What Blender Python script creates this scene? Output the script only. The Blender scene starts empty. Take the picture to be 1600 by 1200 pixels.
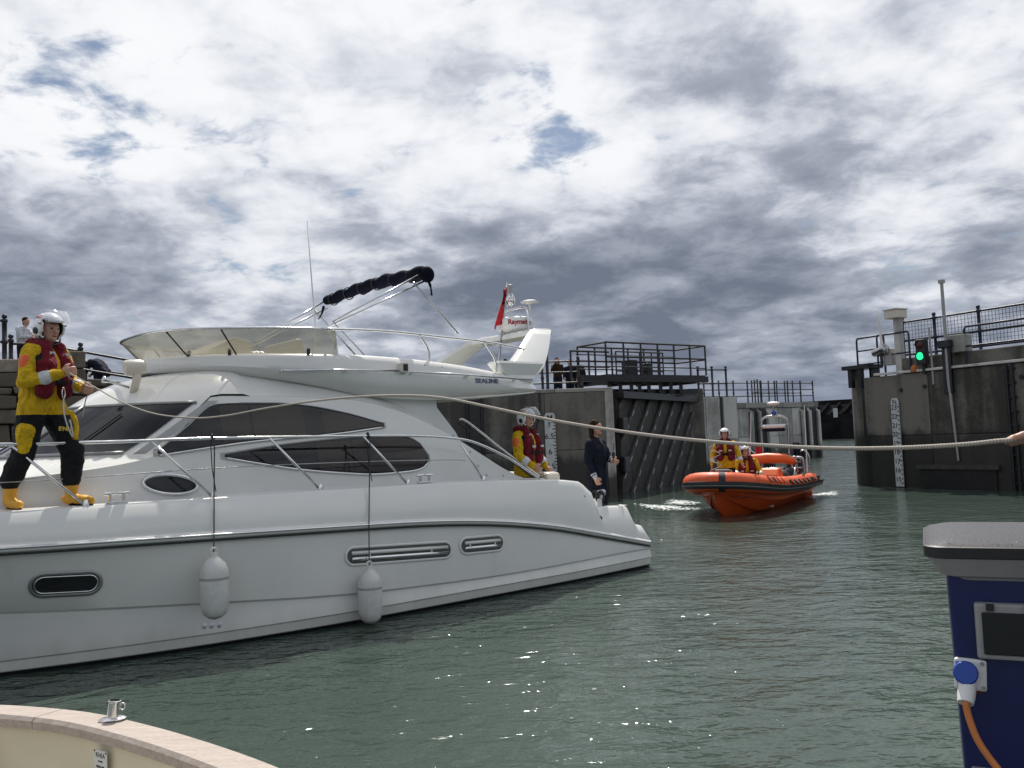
import bpy, bmesh, math, random
import numpy as np
from mathutils import Vector, Matrix
random.seed(7); np.random.seed(7)
SC = bpy.context.scene
COL = SC.collection
R_ = math.radians

# ------------------------------------------------------------------ camera
CAM_H = 1.9; PITCH = R_(3.6); ROLL = R_(2.3); FPX = 1370.0     # focal length in pixels of a 1600 px wide frame
_f = Vector((0, math.cos(PITCH), math.sin(PITCH))); _u0 = Vector((0, -math.sin(PITCH), math.cos(PITCH))); _r0 = Vector((1, 0, 0))
_r = _r0*math.cos(ROLL) - _u0*math.sin(ROLL); _u = _r0*math.sin(ROLL) + _u0*math.cos(ROLL)
cam = bpy.data.objects.new('camera', bpy.data.cameras.new('camera')); COL.objects.link(cam)
m = Matrix((( _r.x, _u.x, -_f.x, 0), (_r.y, _u.y, -_f.y, 0), (_r.z, _u.z, -_f.z, CAM_H), (0, 0, 0, 1)))
cam.matrix_world = m
cam.data.sensor_width = 36.0; cam.data.lens = 36.0*FPX/1600.0
cam.data.clip_start = 0.05; cam.data.clip_end = 6000
SC.camera = cam

# ------------------------------------------------------------------ sky, sun, exposure
SUN_AZ, SUN_EL = R_(2), R_(56)
world = bpy.data.worlds.new('World'); SC.world = world; world.use_nodes = True
def build_world():
    nt = world.node_tree; N = nt.nodes; L = nt.links; N.clear()
    def node(t, **k):
        n = N.new(t)
        for a, b in k.items(): setattr(n, a, b)
        return n
    def math_(op, a, b=None, c=None, clamp=False):
        n = node('ShaderNodeMath', operation=op); n.use_clamp = clamp
        for i, v in enumerate((a, b, c)):
            if v is None: continue
            if isinstance(v, (int, float)): n.inputs[i].default_value = v
            else: L.new(v, n.inputs[i])
        return n.outputs[0]
    def sstep(v, lo, hi):
        n = node('ShaderNodeMapRange', interpolation_type='SMOOTHSTEP')
        L.new(v, n.inputs[0]); n.inputs[1].default_value = lo; n.inputs[2].default_value = hi
        return n.outputs[0]
    out = node('ShaderNodeOutputWorld')
    tc = node('ShaderNodeTexCoord'); sep = node('ShaderNodeSeparateXYZ'); L.new(tc.outputs['Generated'], sep.inputs[0])
    zc = math_('MAXIMUM', sep.outputs[2], 0.0)
    den = math_('ADD', zc, 0.24)
    px = math_('DIVIDE', sep.outputs[0], den); py = math_('DIVIDE', sep.outputs[1], den)
    comb = node('ShaderNodeCombineXYZ'); L.new(px, comb.inputs[0]); L.new(py, comb.inputs[1]); comb.inputs[2].default_value = 3.7
    def noise(scale, detail, rough, off, dist=0.0, lac=2.0):
        mp = node('ShaderNodeMapping'); mp.inputs['Location'].default_value = off; mp.inputs['Scale'].default_value = (-scale, scale, 1)
        L.new(comb.outputs[0], mp.inputs[0])
        n = node('ShaderNodeTexNoise'); L.new(mp.outputs[0], n.inputs['Vector'])
        n.inputs['Scale'].default_value = 1.0; n.inputs['Detail'].default_value = detail; n.inputs['Roughness'].default_value = rough
        n.inputs['Distortion'].default_value = dist; n.inputs['Lacunarity'].default_value = lac
        return n.outputs['Fac']
    big = noise(0.62, 4, .52, (5.1, 2.7, 0), .35)         # where the deck of cloud is thick
    mid = noise(1.9, 10, .55, (7.3, 1.1, 0), .2)          # billows
    fine = noise(7.5, 9, .58, (2.2, 9.4, 0), .25)         # small broken cells
    # thin broken cells let blue through
    g1 = math_('ADD', math_('MULTIPLY', mid, .45), math_('MULTIPLY', fine, .55))
    cover = sstep(math_('ADD', g1, math_('MULTIPLY', math_('SUBTRACT', big, .5), .5)), .275, .385)
    # brightness of the cloud: thick parts grey beneath, thin parts white
    puff = sstep(mid, .36, .64); cell = sstep(fine, .30, .70)
    thick = math_('ADD', math_('ADD', math_('MULTIPLY', big, .80), math_('MULTIPLY', puff, .26)), math_('MULTIPLY', math_('SUBTRACT', 1.0, cell), .17))
    lowel = sstep(zc, .42, .12)
    t = math_('ADD', thick, math_('MULTIPLY', lowel, .19))
    ramp = node('ShaderNodeValToRGB'); L.new(t, ramp.inputs[0])
    cr = ramp.color_ramp; cr.interpolation = 'B_SPLINE'
    cr.elements[0].position = .42; cr.elements[0].color = (.97, .98, 1.0, 1)
    cr.elements[1].position = 1.0; cr.elements[1].color = (.12, .145, .20, 1)
    e = cr.elements.new(.585); e.color = (.72, .75, .815, 1)
    e = cr.elements.new(.735); e.color = (.375, .415, .50, 1)
    # the far distance under the cloud goes slate blue with a pale break here and there
    far = sstep(zc, .10, .0)
    mixf = node('ShaderNodeMix', data_type='RGBA'); L.new(math_('MULTIPLY', far, .65), mixf.inputs[0])
    L.new(ramp.outputs[0], mixf.inputs[6]); mixf.inputs[7].default_value = (.21, .25, .34, 1)
    sky = node('ShaderNodeTexSky', sky_type='NISHITA'); sky.sun_disc = False
    sky.sun_elevation = SUN_EL; sky.sun_rotation = SUN_AZ
    b1 = node('ShaderNodeBackground'); L.new(sky.outputs[0], b1.inputs[0]); b1.inputs[1].default_value = 0.075
    b2 = node('ShaderNodeBackground'); L.new(mixf.outputs[2], b2.inputs[0]); b2.inputs[1].default_value = 1.0
    mx = node('ShaderNodeMixShader'); L.new(cover, mx.inputs[0]); L.new(b1.outputs[0], mx.inputs[1]); L.new(b2.outputs[0], mx.inputs[2])
    L.new(mx.outputs[0], out.inputs[0])
build_world()
sun = bpy.data.objects.new('sun', bpy.data.lights.new('sun', 'SUN')); COL.objects.link(sun)
sun.data.energy = 5.0; sun.data.angle = R_(0.53); sun.data.color = (1.0, .955, .88)
_d = Vector((math.sin(SUN_AZ)*math.cos(SUN_EL), math.cos(SUN_AZ)*math.cos(SUN_EL), math.sin(SUN_EL)))
sun.rotation_euler = _d.to_track_quat('Z', 'Y').to_euler(); sun.location = _d*60
vs = SC.view_settings; vs.view_transform = 'Standard'; vs.look = 'None'; vs.gamma = 1; vs.exposure = 0.0; vs.use_curve_mapping = False

# ------------------------------------------------------------------ helpers
def at(x, y, Y):
    """world point seen at photo pixel (x, y) at distance Y ahead"""
    d = _f + _r*((x-800)/FPX) - _u*((y-600)/FPX); return Vector((0, 0, CAM_H)) + d*(Y/d.y)
def atz(x, y, z):
    d = _f + _r*((x-800)/FPX) - _u*((y-600)/FPX); return Vector((0, 0, CAM_H)) + d*((z-CAM_H)/d.z)
def proj(p):
    """photo pixel of a world point"""
    v = Vector(p)-Vector((0, 0, CAM_H)); z = v.dot(_f); return 800+FPX*v.dot(_r)/z, 600-FPX*v.dot(_u)/z
def tag(o, label=None, cat=None, group=None, kind=None):
    if label: o['label'] = label
    if cat: o['category'] = cat
    if group: o['group'] = group
    if kind: o['kind'] = kind
    return o
def empty(name, loc=(0, 0, 0), rz=0.0, label=None, cat=None, group=None):
    o = bpy.data.objects.new(name, None); COL.objects.link(o); o.location = loc; o.rotation_euler = (0, 0, rz)
    o.empty_display_size = .2
    return tag(o, label, cat, group)
def link(name, me, parent=None):
    o = bpy.data.objects.new(name, me); COL.objects.link(o)
    if parent is not None: o.parent = parent
    return o
class MB:
    def __init__(s): s.v = []; s.f = []; s.mi = []; s.cur = 0
    def add(s, vs, fs):
        o = len(s.v); s.v += [tuple(p) for p in vs]
        for f in fs: s.f.append(tuple(i+o for i in f)); s.mi.append(s.cur)
        return s
    def box(s, c, size, M=None):
        hx, hy, hz = size[0]/2, size[1]/2, size[2]/2
        P = [Vector((x, y, z)) for x in (-hx, hx) for y in (-hy, hy) for z in (-hz, hz)]
        c = Vector(c); P = [(M @ p if M else p) + c for p in P]
        return s.add(P, [(0, 1, 3, 2), (4, 6, 7, 5), (0, 4, 5, 1), (2, 3, 7, 6), (0, 2, 6, 4), (1, 5, 7, 3)])
    def tube(s, path, r, n=8, closed=False, cap=True):
        path = [Vector(p) for p in path]; k = len(path); rs = r if isinstance(r, (list, tuple)) else [r]*k
        vs = []; nrm = None
        for i, p in enumerate(path):
            if closed: t = path[(i+1) % k] - path[i-1]
            else: t = path[min(i+1, k-1)] - path[max(i-1, 0)]
            t.normalize()
            if nrm is None:
                nrm = t.orthogonal().normalized()
            else:
                nrm = (nrm - t*nrm.dot(t)); nrm = nrm.normalized() if nrm.length > 1e-6 else t.orthogonal().normalized()
            b = t.cross(nrm)
            for j in range(n):
                a = 2*math.pi*j/n; vs.append(p + (nrm*math.cos(a) + b*math.sin(a))*rs[i])
        fs = []
        for i in range(k if closed else k-1):
            i2 = (i+1) % k
            for j in range(n):
                j2 = (j+1) % n; fs.append((i*n+j, i*n+j2, i2*n+j2, i2*n+j))
        if cap and not closed: fs += [tuple(range(n-1, -1, -1)), tuple((k-1)*n+j for j in range(n))]
        return s.add(vs, fs)
    def lathe(s, prof, n=20, M=None, cap=True):
        """prof: list of (radius, z)"""
        vs = []
        for r, z in prof:
            for j in range(n):
                a = 2*math.pi*j/n; p = Vector((r*math.cos(a), r*math.sin(a), z)); vs.append(M @ p if M else p)
        fs = []
        for i in range(len(prof)-1):
            for j in range(n):
                j2 = (j+1) % n; fs.append((i*n+j, i*n+j2, (i+1)*n+j2, (i+1)*n+j))
        if cap: fs += [tuple(range(n-1, -1, -1)), tuple((len(prof)-1)*n+j for j in range(n))]
        return s.add(vs, fs)
    def grid(s, rows, close=False, flip=False):
        """rows: equal length lists of points"""
        n = len(rows[0]); vs = [p for r in rows for p in r]; fs = []
        for i in range(len(rows)-1):
            for j in range(n if close else n-1):
                j2 = (j+1) % n; q = (i*n+j, i*n+j2, (i+1)*n+j2, (i+1)*n+j); fs.append(q[::-1] if flip else q)
        return s.add(vs, fs)
    def prism(s, poly, d):
        """poly: list of 3D points, extruded along vector d"""
        d = Vector(d); k = len(poly); P = [Vector(p) for p in poly]; Q = [p+d for p in P]
        fs = [tuple(range(k-1, -1, -1)), tuple(range(k, 2*k))]
        for i in range(k): fs.append((i, (i+1) % k, k+(i+1) % k, k+i))
        return s.add(P+Q, fs)
    def sphere(s, c, r, nu=12, nv=8, M=None):
        r = Vector(r) if not isinstance(r, (int, float)) else Vector((r, r, r)); c = Vector(c)
        vs = []
        for i in range(1, nv):
            a = math.pi*i/nv
            for j in range(nu):
                b = 2*math.pi*j/nu; p = Vector((r.x*math.sin(a)*math.cos(b), r.y*math.sin(a)*math.sin(b), r.z*math.cos(a))); vs.append((M @ p if M else p)+c)
        top = Vector((0, 0, r.z)); bot = Vector((0, 0, -r.z)); vs += [(M @ top if M else top)+c, (M @ bot if M else bot)+c]
        T = (nv-1)*nu; fs = []
        for i in range(nv-2):
            for j in range(nu):
                j2 = (j+1) % nu; fs.append((i*nu+j, (i+1)*nu+j, (i+1)*nu+j2, i*nu+j2))
        for j in range(nu):
            j2 = (j+1) % nu; fs.append((T, j, j2)); fs.append((T+1, (nv-2)*nu+j2, (nv-2)*nu+j))
        return s.add(vs, fs)
    def mesh(s, name, mats, smooth=False, fix=True):
        me = bpy.data.meshes.new(name); me.from_pydata(s.v, [], s.f)
        for mm in (mats if isinstance(mats, (list, tuple)) else [mats]): me.materials.append(M_(mm))
        me.polygons.foreach_set('material_index', s.mi)
        if fix:
            bm = bmesh.new(); bm.from_mesh(me); bmesh.ops.recalc_face_normals(bm, faces=bm.faces); bm.to_mesh(me); bm.free()
        if smooth is True: me.polygons.foreach_set('use_smooth', [True]*len(me.polygons))
        elif smooth:
            me.polygons.foreach_set('use_smooth', [True]*len(me.polygons)); me.set_sharp_from_angle(angle=R_(smooth))
        me.update(); return me
    def build(s, name, mats, parent=None, smooth=False, bevel=0, seg=2, fix=True):
        o = link(name, s.mesh(name, mats, smooth, fix), parent)
        if bevel:
            b = o.modifiers.new('bevel', 'BEVEL'); b.width = bevel; b.segments = seg; b.limit_method = 'ANGLE'; b.angle_limit = R_(35)
        return o
def box_obj(name, c, size, mat, parent=None, bevel=0, rz=0):
    return MB().box(c, size, Matrix.Rotation(rz, 3, 'Z') if rz else None).build(name, mat, parent, bevel=bevel)
def tube_obj(name, path, r, mat, parent=None, n=8, smooth=True):
    return MB().tube(path, r, n).build(name, mat, parent, smooth=50 if smooth else False)
def text_obj(name, body, M, size, mat, parent=None, depth=.002, sx=1.0, bold=0.0, align='CENTER'):
    cu = bpy.data.curves.new(name, 'FONT'); cu.body = body; cu.size = size; cu.extrude = depth; cu.offset = bold
    cu.align_x = align; cu.align_y = 'CENTER'
    t = bpy.data.objects.new(name, cu); COL.objects.link(t)
    dg = bpy.context.evaluated_depsgraph_get(); dg.update()
    me = bpy.data.meshes.new_from_object(t.evaluated_get(dg)); bpy.data.objects.remove(t)
    me.materials.clear(); me.materials.append(M_(mat)); me.transform(M @ Matrix.Diagonal((sx, 1, 1, 1)))
    return link(name, me, parent)
def frame(o, x, y):
    """4x4 whose local X runs along x, local Y along y (text plane), local Z = x cross y"""
    x = Vector(x).normalized(); y = Vector(y); z = x.cross(y).normalized(); y = z.cross(x)
    return Matrix(((x.x, y.x, z.x, o[0]), (x.y, y.y, z.y, o[1]), (x.z, y.z, z.z, o[2]), (0, 0, 0, 1)))
def smooth_path(pts, n=8):
    """Catmull-Rom through the points"""
    P = [Vector(p) for p in pts]; out = []
    for i in range(len(P)-1):
        p0 = P[max(i-1, 0)]; p1 = P[i]; p2 = P[i+1]; p3 = P[min(i+2, len(P)-1)]
        for k in range(n):
            t = k/n; out.append(.5*((2*p1) + (p2-p0)*t + (2*p0-5*p1+4*p2-p3)*t*t + (3*p1-p0-3*p2+p3)*t**3))
    out.append(P[-1]); return out
def curve(xs, ys):
    """smooth monotone-ish interpolation"""
    xs = np.array(xs, float); ys = np.array(ys, float)
    if xs[0] > xs[-1]: xs = xs[::-1]; ys = ys[::-1]
    h = np.diff(xs); d = np.diff(ys)/h; mm = np.zeros(len(xs))
    for i in range(1, len(xs)-1):
        if d[i-1]*d[i] > 0: w1 = 2*h[i]+h[i-1]; w2 = h[i]+2*h[i-1]; mm[i] = (w1+w2)/(w1/d[i-1]+w2/d[i])
    mm[0] = d[0]; mm[-1] = d[-1]
    def f(x):
        x = min(max(x, xs[0]), xs[-1]); i = min(int(np.searchsorted(xs, x, 'right'))-1, len(xs)-2); i = max(i, 0)
        t = (x-xs[i])/h[i]
        return float((1+2*t)*(1-t)**2*ys[i] + t*(1-t)**2*h[i]*mm[i] + t*t*(3-2*t)*ys[i+1] + t*t*(t-1)*h[i]*mm[i+1])
    return f

# ------------------------------------------------------------------ materials
_M = {}
def M_(k): return k if not isinstance(k, str) else _M[k]
class NT:
    def __init__(s, name):
        s.m = bpy.data.materials.new(name); s.m.use_nodes = True; _M[name] = s.m
        s.nt = s.m.node_tree; s.N = s.nt.nodes; s.L = s.nt.links; s.b = s.N['Principled BSDF']; s.out = s.N['Material Output']
    def n(s, t, **k):
        n = s.N.new(t)
        for a, b in k.items(): setattr(n, a, b)
        return n
    def val(s, sock, v):
        if hasattr(v, 'is_linked') or hasattr(v, 'node'): s.L.new(v, sock)
        else: sock.default_value = v
    def math(s, op, a, b=0.0, clamp=False):
        n = s.n('ShaderNodeMath', operation=op); n.use_clamp = clamp; s.val(n.inputs[0], a); s.val(n.inputs[1], b); return n.outputs[0]
    def noise(s, scale, detail=4, rough=.55, vec=None, dist=0.0):
        n = s.n('ShaderNodeTexNoise'); n.inputs['Scale'].default_value = scale; n.inputs['Detail'].default_value = detail
        n.inputs['Roughness'].default_value = rough; n.inputs['Distortion'].default_value = dist
        if vec is not None: s.L.new(vec, n.inputs['Vector'])
        return n.outputs['Fac']
    def pos(s, scale=(1, 1, 1)):
        g = s.n('ShaderNodeNewGeometry'); mp = s.n('ShaderNodeMapping'); mp.inputs['Scale'].default_value = scale
        s.L.new(g.outputs['Position'], mp.inputs[0]); return mp.outputs[0]
    def obj(s, scale=(1, 1, 1)):
        g = s.n('ShaderNodeTexCoord'); mp = s.n('ShaderNodeMapping'); mp.inputs['Scale'].default_value = scale
        s.L.new(g.outputs['Object'], mp.inputs[0]); return mp.outputs[0]
    def z(s):
        g = s.n('ShaderNodeNewGeometry'); q = s.n('ShaderNodeSeparateXYZ'); s.L.new(g.outputs['Position'], q.inputs[0]); return q.outputs[2]
    def step(s, v, lo, hi):
        n = s.n('ShaderNodeMapRange', interpolation_type='SMOOTHSTEP'); s.val(n.inputs[0], v); n.inputs[1].default_value = lo; n.inputs[2].default_value = hi; return n.outputs[0]
    def mix(s, f, a, b):
        n = s.n('ShaderNodeMix', data_type='RGBA'); s.val(n.inputs[0], f)
        for i, v in ((6, a), (7, b)):
            if isinstance(v, tuple): n.inputs[i].default_value = (*v[:3], 1)
            else: s.L.new(v, n.inputs[i])
        return n.outputs[2]
    def col(s, v): 
        if isinstance(v, tuple): s.b.inputs['Base Color'].default_value = (*v[:3], 1)
        else: s.L.new(v, s.b.inputs['Base Color'])
    def bump(s, h, strength=.3, dist=.01, normal=None):
        n = s.n('ShaderNodeBump'); n.inputs['Strength'].default_value = strength; n.inputs['Distance'].default_value = dist; s.L.new(h, n.inputs['Height'])
        if normal is not None: s.L.new(normal, n.inputs['Normal'])
        s.L.new(n.outputs[0], s.b.inputs['Normal']); return n.outputs[0]
    def rough(s, v): s.val(s.b.inputs['Roughness'], v)
def simple(name, c, rough=.5, metal=0.0, var=.12, scale=8, bump=0.0, spec=None, coat=0.0):
    t = NT(name); f = t.noise(scale, 5, .6, t.obj())
    lo = tuple(x*(1-var) for x in c); hi = tuple(min(1, x*(1+var)) for x in c)
    t.col(t.mix(t.step(f, .3, .7), lo, hi)); t.b.inputs['Metallic'].default_value = metal
    t.rough(t.math('ADD', t.math('MULTIPLY', f, .2), rough-.1))
    if bump: t.bump(t.noise(scale*6, 4, .6, t.obj()), bump, .005)
    if spec is not None: t.b.inputs['Specular IOR Level'].default_value = spec
    if coat: t.b.inputs['Coat Weight'].default_value = coat; t.b.inputs['Coat Roughness'].default_value = .08
    return t
def cloth(name, c, var=.22):
    t = NT(name); f = t.noise(5, 5, .6, t.obj(), 1.2); w = t.noise(9, 3, .5, t.obj((1, 1, .55)), 2.2); g = t.noise(3.5, 2, .5, t.obj((1, 1, .7)), 1.5)
    t.col(t.mix(t.step(f, .3, .7), tuple(x*(1-var) for x in c), tuple(min(1, x*(1+var)) for x in c))); t.rough(.8); t.b.inputs['Specular IOR Level'].default_value = .2
    t.bump(t.math('ADD', t.math('MULTIPLY', w, .8), g), 1.0, .06)
simple('gelcoat', (.70, .70, .67), .24, var=.025, scale=1.5, coat=.4)
def hull_grime():
    t = NT('hull_gelcoat'); f = t.noise(1.5, 5, .6, t.obj()); st = t.noise(1.0, 5, .6, t.obj((5, 5, .35)))
    z = t.math('ADD', t.z(), t.math('MULTIPLY', t.math('SUBTRACT', st, .5), .35)); g = t.math('MULTIPLY', t.step(z, .30, .0), .55); k = t.math('MULTIPLY', t.step(st, .56, .75), .16)
    c = t.mix(t.step(f, .3, .7), (.68, .69, .66), (.72, .72, .69)); c = t.mix(k, c, (.46, .45, .38)); t.col(t.mix(g, c, (.40, .41, .33)))
    t.rough(.26); t.b.inputs['Coat Weight'].default_value = .35; t.b.inputs['Coat Roughness'].default_value = .1; t.bump(t.noise(.8, 2, .5, t.obj()), .12, .03)
hull_grime()
simple('gelcoat_cream', (.62, .58, .49), .35, var=.04, scale=2)
simple('deck_white', (.60, .60, .575), .55, var=.05, scale=6, bump=.1)
simple('chrome', (.72, .72, .72), .18, metal=1.0, var=.05)
simple('steel', (.42, .42, .43), .28, metal=1.0, var=.08)
simple('black_rubber', (.018, .018, .02), .5, var=.2)
simple('black_paint', (.012, .013, .016), .42, var=.25)
simple('blue_black_paint', (.012, .016, .035), .4, var=.25)
simple('frame_grey', (.30, .31, .31), .35, metal=.6, var=.06)
simple('navy_canvas', (.006, .007, .016), .9, var=.25, scale=14, bump=.3, spec=.1)
simple('orange_tube', (.64, .085, .012), .5, var=.08, scale=5)
simple('orange_pod', (.72, .115, .015), .45, var=.08, scale=5)
simple('white_plastic', (.74, .74, .72), .35, var=.05)
simple('grey_plastic', (.33, .33, .32), .45, var=.08)
simple('helmet_white', (.82, .82, .82), .22, var=.03, coat=.5)
cloth('yellow_suit', (.62, .39, .015))
cloth('black_suit', (.012, .012, .014))
cloth('navy_suit', (.009, .011, .024))
cloth('red_vest', (.15, .010, .020))
simple('boot_yellow', (.66, .33, .03), .5, var=.12, scale=12)
simple('skin', (.50, .27, .19), .5, var=.1, scale=20)
simple('hair_brown', (.030, .016, .009), .8, var=.4, scale=30, bump=.4, spec=.1)
cloth('shirt_white', (.55, .56, .60))
simple('red_cloth', (.50, .012, .02), .75, var=.15)
simple('reflective', (.55, .56, .57), .3, var=.08)
simple('letter_black', (.012, .012, .014), .5)
simple('letter_red', (.35, .012, .02), .5)
simple('letter_blue', (.10, .12, .22), .4)
simple('letter_yellow', (.6, .42, .04), .5)
simple('board_white', (.50, .52, .52), .5, var=.12, scale=5)
simple('pedestal_blue', (.004, .011, .085), .42, var=.12, scale=4)
simple('socket_blue', (.01, .06, .36), .4, var=.08)
simple('cable_orange', (.62, .20, .05), .5, var=.08)
simple('lamp_red', (.06, .004, .004), .3)
simple('cream_grp', (.64, .58, .44), .35, var=.05, scale=3)
simple('fender_white', (.58, .58, .56), .5, var=.10, scale=7)
simple('rust_orange', (.45, .14, .03), .7, var=.3)
simple('timber_dark', (.040, .038, .036), .75, var=.35, scale=5, bump=.5)
simple('batten', (.085, .082, .077), .75, var=.3, scale=7, bump=.4)
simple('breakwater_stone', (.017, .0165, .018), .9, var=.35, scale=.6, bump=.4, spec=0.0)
simple('sandbag_dark', (.02, .02, .023), .7, var=.2)
simple('curtain', (.25, .185, .135), .9, var=.1)
simple('interior_dark', (.02, .02, .02), .8)
t = NT('dark_glass'); t.col((.010, .010, .011)); t.rough(.06); t.b.inputs['IOR'].default_value = 1.5
def window_glass():
    t = NT('window_glass'); f = t.noise(1.3, 3, .5, t.obj())
    tr = t.n('ShaderNodeBsdfTransparent'); tr.inputs[0].default_value = (.42, .41, .40, 1)
    gl = t.n('ShaderNodeBsdfGlossy'); gl.inputs['Roughness'].default_value = .03; gl.inputs[0].default_value = (.9, .92, .95, 1)
    fr = t.n('ShaderNodeFresnel'); fr.inputs[0].default_value = 1.5
    mx = t.n('ShaderNodeMixShader'); t.L.new(fr.outputs[0], mx.inputs[0]); t.L.new(tr.outputs[0], mx.inputs[1]); t.L.new(gl.outputs[0], mx.inputs[2])
    t.L.new(mx.outputs[0], t.out.inputs[0])
window_glass()
def tinted(name, tint, diff, share, rough=.12):
    t = NT(name)
    tr = t.n('ShaderNodeBsdfTransparent'); tr.inputs[0].default_value = (*tint, 1)
    di = t.n('ShaderNodeBsdfDiffuse'); di.inputs[0].default_value = (*diff, 1)
    gl = t.n('ShaderNodeBsdfGlossy'); gl.inputs['Roughness'].default_value = rough; gl.inputs[0].default_value = (1, 1, 1, 1)
    fr = t.n('ShaderNodeFresnel'); fr.inputs[0].default_value = 1.45
    m1 = t.n('ShaderNodeMixShader'); m1.inputs[0].default_value = share; t.L.new(tr.outputs[0], m1.inputs[1]); t.L.new(di.outputs[0], m1.inputs[2])
    m2 = t.n('ShaderNodeMixShader'); t.L.new(fr.outputs[0], m2.inputs[0]); t.L.new(m1.outputs[0], m2.inputs[1]); t.L.new(gl.outputs[0], m2.inputs[2])
    t.L.new(m2.outputs[0], t.out.inputs[0])
tinted('screen_plastic', (.78, .75, .66), (.50, .47, .38), .62)
tinted('visor', (.90, .92, .95), (.7, .7, .72), .30, .05)
def glow(name, c, s):
    t = NT(name); t.col(c); t.b.inputs['Emission Color'].default_value = (*c, 1); t.b.inputs['Emission Strength'].default_value = s
glow('green_signal', (.02, .95, .32), 1.3)
def concrete(name, lo, hi, tide=1.25, streak=.5, algae=(.014, .015, .011)):
    t = NT(name)
    f = t.noise(.9, 8, .62, t.pos()); st = t.noise(1.0, 6, .6, t.pos((2.2, 2.2, .16))); g = t.noise(9, 6, .7, t.pos())
    ob = t.n('ShaderNodeObjectInfo'); rnd = t.math('MULTIPLY', t.math('SUBTRACT', ob.outputs['Random'], .5), .22)
    v = t.math('ADD', t.math('ADD', t.math('MULTIPLY', f, .45), t.math('MULTIPLY', st, streak)), t.math('ADD', t.math('MULTIPLY', g, .18), rnd))
    c = t.mix(t.step(v, .43, .66), lo, hi)
    zz = t.math('ADD', t.z(), t.math('MULTIPLY', t.math('SUBTRACT', t.noise(1.7, 6, .65, t.pos((1, 1, .5))), .5), 1.3))
    wet = t.step(zz, tide+.25, tide-.2)
    t.col(t.mix(t.math('MULTIPLY', wet, .9), c, algae)); t.rough(t.math('SUBTRACT', .9, t.math('MULTIPLY', wet, .35)))
    t.bump(t.math('ADD', g, t.math('MULTIPLY', f, .6)), .45, .015); return t
concrete('concrete_dark', (.042, .039, .033), (.165, .155, .135), 1.6)
concrete('concrete_grey', (.058, .056, .048), (.165, .158, .138), 1.35)
concrete('concrete_light', (.27, .265, .245), (.56, .55, .515), .75)
concrete('coping', (.17, .165, .15), (.32, .31, .285), -3)
concrete('quay_stone', (.10, .082, .063), (.32, .27, .215), .9, .2, (.03, .03, .02))
concrete('mortar', (.03, .027, .024), (.06, .055, .048), .9, .2)
def teak():
    t = NT('weathered_teak'); g = t.noise(5, 7, .65, t.obj((1, 14, 14))); f = t.noise(60, 5, .7, t.obj((1, 1, 1)))
    v = t.math('ADD', t.math('MULTIPLY', g, .6), t.math('MULTIPLY', f, .4))
    t.col(t.mix(t.step(v, .32, .68), (.31, .255, .215), (.45, .39, .345))); t.rough(.75); t.bump(v, .35, .003)
teak()
def rope_mat():
    t = NT('rope'); w = t.n('ShaderNodeTexWave'); w.inputs['Scale'].default_value = 70; w.inputs['Distortion'].default_value = 1.5
    t.L.new(t.obj((1, 1, 1)), w.inputs[0]); t.col(t.mix(w.outputs['Fac'], (.34, .30, .26), (.52, .47, .41))); t.rough(.9); t.bump(w.outputs['Fac'], .5, .003)
rope_mat()
def water_mat():
    t = NT('sea_water'); p = t.pos()
    t.col(t.mix(t.step(t.noise(.12, 3, .5, p), .35, .65), (.040, .060, .048), (.052, .074, .061))); t.rough(.055)
    t.b.inputs['IOR'].default_value = 1.333; t.b.inputs['Specular IOR Level'].default_value = .5
    a = t.noise(2.6, 3, .55, t.pos((1, 1.7, 1)), .4); b = t.noise(8.5, 3, .55, t.pos((1, 1.5, 1)), .5); c = t.noise(.55, 2, .5, p, .3)
    h = t.math('ADD', t.math('ADD', t.math('MULTIPLY', a, .70), t.math('MULTIPLY', b, .13)), t.math('MULTIPLY', c, 1.5))
    t.bump(h, 1.0, .078)
water_mat()
def foam_mat():
    t = NT('foam'); f = t.noise(9, 8, .75, t.pos((1.6, .8, 1)), .8)
    tr = t.n('ShaderNodeBsdfTransparent'); mx = t.n('ShaderNodeMixShader'); t.L.new(t.step(f, .44, .60), mx.inputs[0])
    at_ = t.n('ShaderNodeAttribute'); at_.attribute_name = 'edge'
    k = t.math('MULTIPLY', t.step(t.math('ADD', f, t.math('MULTIPLY', t.math('SUBTRACT', at_.outputs['Fac'], .5), .34)), .555, .70), .85)
    t.L.new(k, mx.inputs[0]); t.L.new(tr.outputs[0], mx.inputs[1]); t.L.new(t.b.outputs[0], mx.inputs[2]); t.col((.72, .76, .74)); t.rough(.8)
    t.L.new(mx.outputs[0], t.out.inputs[0])
foam_mat()
# ------------------------------------------------------------------ water
mb = MB()
ys = [-30, -10, 0, 5, 10, 20, 40, 80, 160, 400, 1200, 4500]; xs = [-4500, -1200, -400, -150, -60, -25, -10, 0, 10, 25, 60, 150, 400, 1200, 4500]
mb.grid([[(x, y, 0) for x in xs] for y in ys])
tag(mb.build('water', 'sea_water'), kind='structure')

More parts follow.
